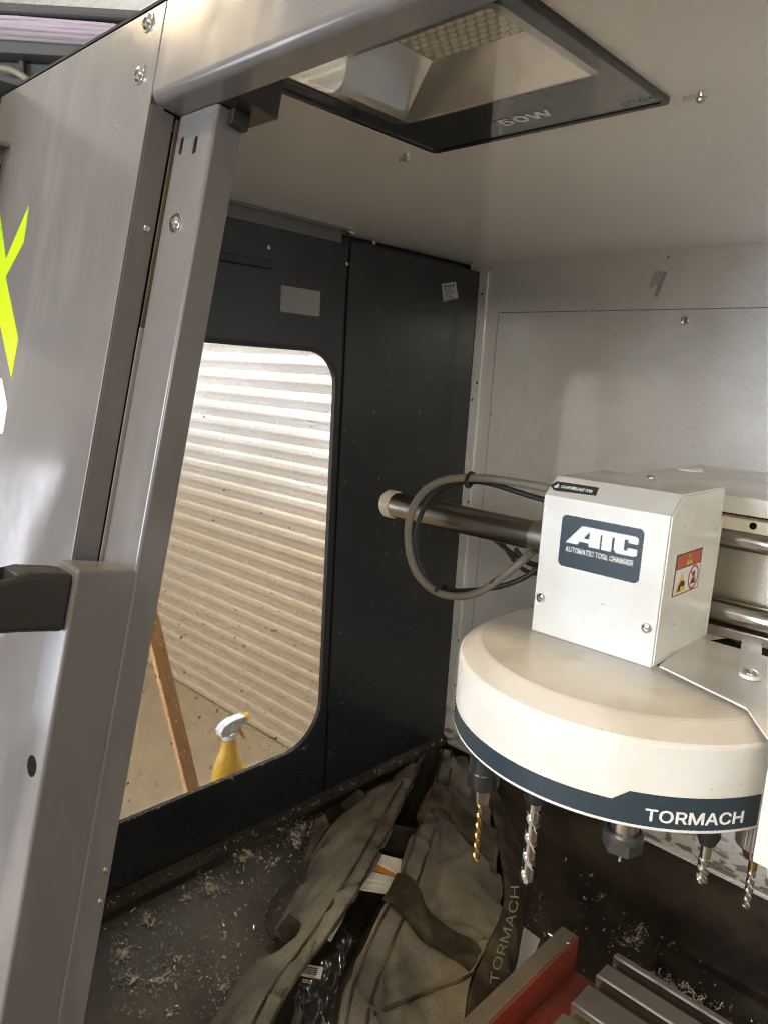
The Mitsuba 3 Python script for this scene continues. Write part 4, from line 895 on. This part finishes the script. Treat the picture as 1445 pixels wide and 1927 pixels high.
# embroidered name on the end panel
t = text_block('TORMACH', .02, .0006, False)
b = t.bounds; t.vertices[:, 0] = (t.vertices[:, 0]-b[0, 0])/(b[1, 0]-b[0, 0]); t.vertices[:, 1] /= (b[1, 1]-b[0, 1])
t = t.subdivide_to_size(.06); cur = CubicSpline([0, .3, .6, 1.0], np.array([[929, 1852], [941, 1795], [957, 1742], [968, 1668]], float)); dc = cur.derivative()
pp = cur(t.vertices[:, 0]); dd = dc(t.vertices[:, 0]); dd /= np.linalg.norm(dd, axis=1, keepdims=True); nn = np.c_[dd[:, 1], -dd[:, 0]]
pp = pp+nn*(t.vertices[:, 1]*17)[:, None]
t.vertices = np.array([onE(p, .0025+z) for p, z in zip(pp, t.vertices[:, 2])])
obj('lettering', t, 'thread', BAG)
# things in the bag
def slab(quad, h, th):
    P = np.array([on_tray(q, h) for q in quad]); v = np.vstack([P, P-np.array([0, 0, th])])
    return trimesh.Trimesh(v, [[0, 1, 2], [0, 2, 3], [4, 6, 5], [4, 7, 6], [0, 4, 5], [0, 5, 1], [1, 5, 6], [1, 6, 2], [2, 6, 7], [2, 7, 3], [3, 7, 4], [3, 4, 0]], process=False)
obj('booklet', slab([(706, 1605), (756, 1618), (752, 1647), (699, 1616)], .195, .012), 'paper'); thing('booklet', 'cream booklet sticking up in the open bag, farthest of the papers', 'booklet')
obj('booklet_001', slab([(697, 1622), (752, 1643), (748, 1653), (694, 1634)], .192, .010), 'orange_card'); thing('booklet_001', 'thin orange booklet between the cream and the white papers in the bag', 'booklet')
for i, (dx, dy) in enumerate([(0, 0), (-4, 10), (-8, 19)]):
    obj('page', slab([(684+dx, 1637+dy), (745+dx, 1652+dy), (741+dx, 1662+dy), (680+dx, 1652+dy)], .194-.003*i, .004), 'paper', 'manual')
thing('manual', 'white paper manual with fanned pages in the open bag', 'manual')
thing('manual_cover', 'dark brown folder lying deeper in the open bag', 'folder'); obj('manual_cover', slab([(742, 1552), (782, 1560), (762, 1612), (712, 1600)], .165, .008), 'webbing')
thing('paper_slip', 'narrow white paper slip in the open bag', 'paper'); obj('paper_slip', slab([(637, 1727), (645, 1731), (623, 1770), (615, 1766)], .20, .003), 'paper')
thing('label_card', 'small white printed card at the lower left lip of the open bag', 'card'); obj('label_card', slab([(575, 1815), (609, 1821), (604, 1842), (566, 1835)], .205, .002), 'paper')
def lines(parent, quad, n_, h, mat):
    q = np.array(quad, float); o_ = []
    for i in range(n_):
        t0 = .18+.72*i/n_; t1 = t0+.32/n_; a, b, c, d = [q[0]*(1-t)+q[3]*t for t in (t0, t1)]+[q[1]*(1-t)+q[2]*t for t in (t0, t1)]
        o_.append(slab([a*.9+c*.1, a*.25+c*.75, b*.25+d*.75, b*.9+d*.1], h, .0003))
    return obj('print', o_, mat, parent)
lines('label_card', [(575, 1815), (609, 1821), (604, 1842), (566, 1835)], 4, .2056, 'print_black')
thing('label_tag', 'small black tag with a white outline below the printed card', 'tag'); obj('label_tag', slab([(566, 1839), (597, 1844), (593, 1858), (563, 1852)], .204, .002), 'print_black')
lines('label_tag', [(568, 1841), (595, 1846), (592, 1856), (566, 1851)], 2, .2046, 'white_vinyl')
# crumpled clear plastic bag in the mouth of the tool bag
cols = []
for t_ in np.linspace(0, 1, 6):
    cols.append([(a*(1-t_)+c*t_, b*(1-t_)+d*t_, h) for (a, b), (c, d), h in zip([(640, 1775), (612, 1815), (585, 1850), (550, 1900), (520, 1990)], [(690, 1760), (655, 1815), (632, 1870), (628, 1920), (625, 1990)], [.16, .185, .2, .2, .19])])
P = grid_from(cols, 90, 12)
dv = np.gradient(P, axis=1); q = P*26
rid = 1-2*np.abs(meshkit.fbm(q, 3, 77)-.5); rid2 = 1-2*np.abs(meshkit.noise(q*2.1+5, 78)-.5)
P = P+np.array([0, 0, 1.])*((rid**3)*.034+(rid2**3)*.014-.02)[..., None]
n, m = P.shape[:2]; i, j = np.meshgrid(np.arange(n-1), np.arange(m-1), indexing='ij'); a = (i*m+j).ravel()
thing('plastic_bag', 'crumpled clear plastic bag in the near end of the open tool bag', 'plastic bag')
obj('plastic_bag', (P.reshape(-1, 3), np.vstack([np.c_[a, a+m, a+m+1], np.c_[a, a+m+1, a+1]])), 'clear_film', smooth=True)
# sheet of paper on the tray
P = [on_tray(q, .004) for q in [(965, 1730), (1016, 1768), (990, 1840), (915, 1800)]]
v = np.array(P+[p-np.array([0, 0, .001]) for p in P])
thing('paper_sheet', 'cream paper sheet between the bag and the red guard', 'paper'); obj('paper_sheet', trimesh.Trimesh(v, [[0, 1, 2], [0, 2, 3], [4, 6, 5], [4, 7, 6], [0, 4, 5], [0, 5, 1], [1, 5, 6], [1, 6, 2], [2, 6, 7], [2, 7, 3], [3, 7, 4], [3, 4, 0]], process=False), 'paper')

# ================================================================== METAL CHIPS on tray, ledge and table
chips = []
cv, cf, off = [], [], 0
def flake(P, size):
    global off
    k = rng.integers(2, 5); L = 2.2*size*rng.uniform(.6, 1.6); w = 1.35*size*rng.uniform(.2, .55); cu = rng.uniform(.4, 2.6)
    s = np.linspace(0, 1, k+1); a = s*cu
    x = L*np.sin(a)/cu; z = L*(1-np.cos(a))/cu
    A_ = np.c_[x, -w/2+s*0, z]; B_ = np.c_[x, w/2+s*w*.2, z+w*.3*rng.uniform(-1, 1)]
    R_ = trimesh.transformations.random_rotation_matrix(rng.random(3))[:3, :3]
    v = np.vstack([A_, B_])@R_.T; v[:, 2] -= v[:, 2].min(); v += P
    for q in range(k): cf.append((off+q, off+q+1, off+k+2+q)); cf.append((off+q, off+k+2+q, off+k+1+q))
    cv.append(v); off += len(v)
def tray_at(p):
    P = on_tray(p, 0)
    if P[0] > XF: P = on(p, 2, ZF)
    return P
clusters = [((390, 1668), 16, 60), ((400, 1677), 18, 60), ((352, 1692), 12, 26), ((232, 1800), 22, 90), ((252, 1848), 14, 45), ((300, 1853), 26, 50), ((455, 1618), 16, 50), ((470, 1612), 20, 40), ((555, 1572), 24, 70), ((570, 1560), 30, 60), ((512, 1630), 12, 18), ((275, 1738), 14, 36), ((420, 1860), 24, 30), ((560, 1590), 26, 50), ((280, 1727), 18, 28),
            ((1180, 1775), 22, 60), ((1195, 1768), 30, 50), ((1203, 1748), 14, 30), ((1010, 1735), 30, 18), ((1113, 1650), 6, 10), ((1130, 1690), 30, 18), ((1265, 1780), 30, 10), ((1370, 1820), 30, 22), ((1270, 1770), 6, 14), ((1258, 1768), 8, 10), ((336, 1810), 12, 10), ((318, 1912), 8, 14)]
for (px_, py_), sd, n_ in clusters:
    for i in range(int(n_*2.2)):
        k_ = sd*.62*rng.exponential(1.0); t_ = rng.uniform(0, 6.283)
        flake(tray_at((px_+k_*math.cos(t_)*1.15, py_+k_*math.sin(t_)*.75-.15*k_))+np.array([0, 0, .0006+.002*abs(rng.standard_normal())]), .0008+.0026*rng.random()**1.8)
for i in range(4200):
    p = (rng.uniform(205, 720), 1470+450*rng.random())
    if float(meshkit.noise(np.array([[p[0]/42, p[1]/30, 0.]]), 3)[0]) < .30+.3*rng.random(): continue
    q = on_tray(p, 0)
    if q[0] < XL+.03 or q[1] < .1: continue
    flake(q+np.array([0, 0, .0006]), .0006+.0024*rng.random()**3)
for i in range(330):
    p = (rng.uniform(215, 660), 1500+410*rng.random()); q = on_tray(p, 0)
    if q[0] > XL+.03 and q[1] > .1: flake(q+np.array([0, 0, .0008]), .0016+.0022*rng.random())
for i in range(900):
    q = np.array([rng.uniform(-.85, .2), rng.uniform(.55, 1.38), 0.]); q[2] = tray_z(q[0])+.0006; flake(q, .0008+.003*rng.random()**3)
for i in range(700):       # along the ledge
    y = rng.uniform(.3, 1.38); flake(np.array([XL+.002+.014*rng.random(), y, -.889-.010*rng.random()]), .0008+.0022*rng.random()**2)
for i in range(90):        # on the window sill edge and wall
    y = rng.uniform(.4, .95); flake(np.array([XL-.006+.006*rng.random(), y, wz0+.0005]), .0008+.002*rng.random())
for c0, n_ in (((1228, 1845), 60), ((1255, 1860), 70), ((1290, 1858), 50), ((1320, 1885), 24), ((1350, 1895), 14), ((1388, 1905), 14), ((1372, 1880), 16), ((1260, 1830), 18)):
    for i in range(n_):
        q = on((c0[0]+9*rng.standard_normal(), c0[1]+6*rng.standard_normal()), 2, ZF-.0495); flake(q+np.array([0, 0, .003*rng.random()]), .0042)
for i in range(60): flake(np.array([rng.uniform(-.30, 0), rng.uniform(.52, .76), zt_+.0005]), .0006+.0018*rng.random()**2)
for i in range(30): flake(np.array([rng.uniform(gx-wx, gx), rng.uniform(.35, gy), zg_+.0005]), .0006+.0018*rng.random()**2)
thing('metal_chips', 'pale metal chips scattered over the dark chip tray and drain', 'metal chips'); labels['metal_chips']['kind'] = 'stuff'
obj('metal_chips', (np.vstack(cv), np.array(cf)), 'chip_metal')
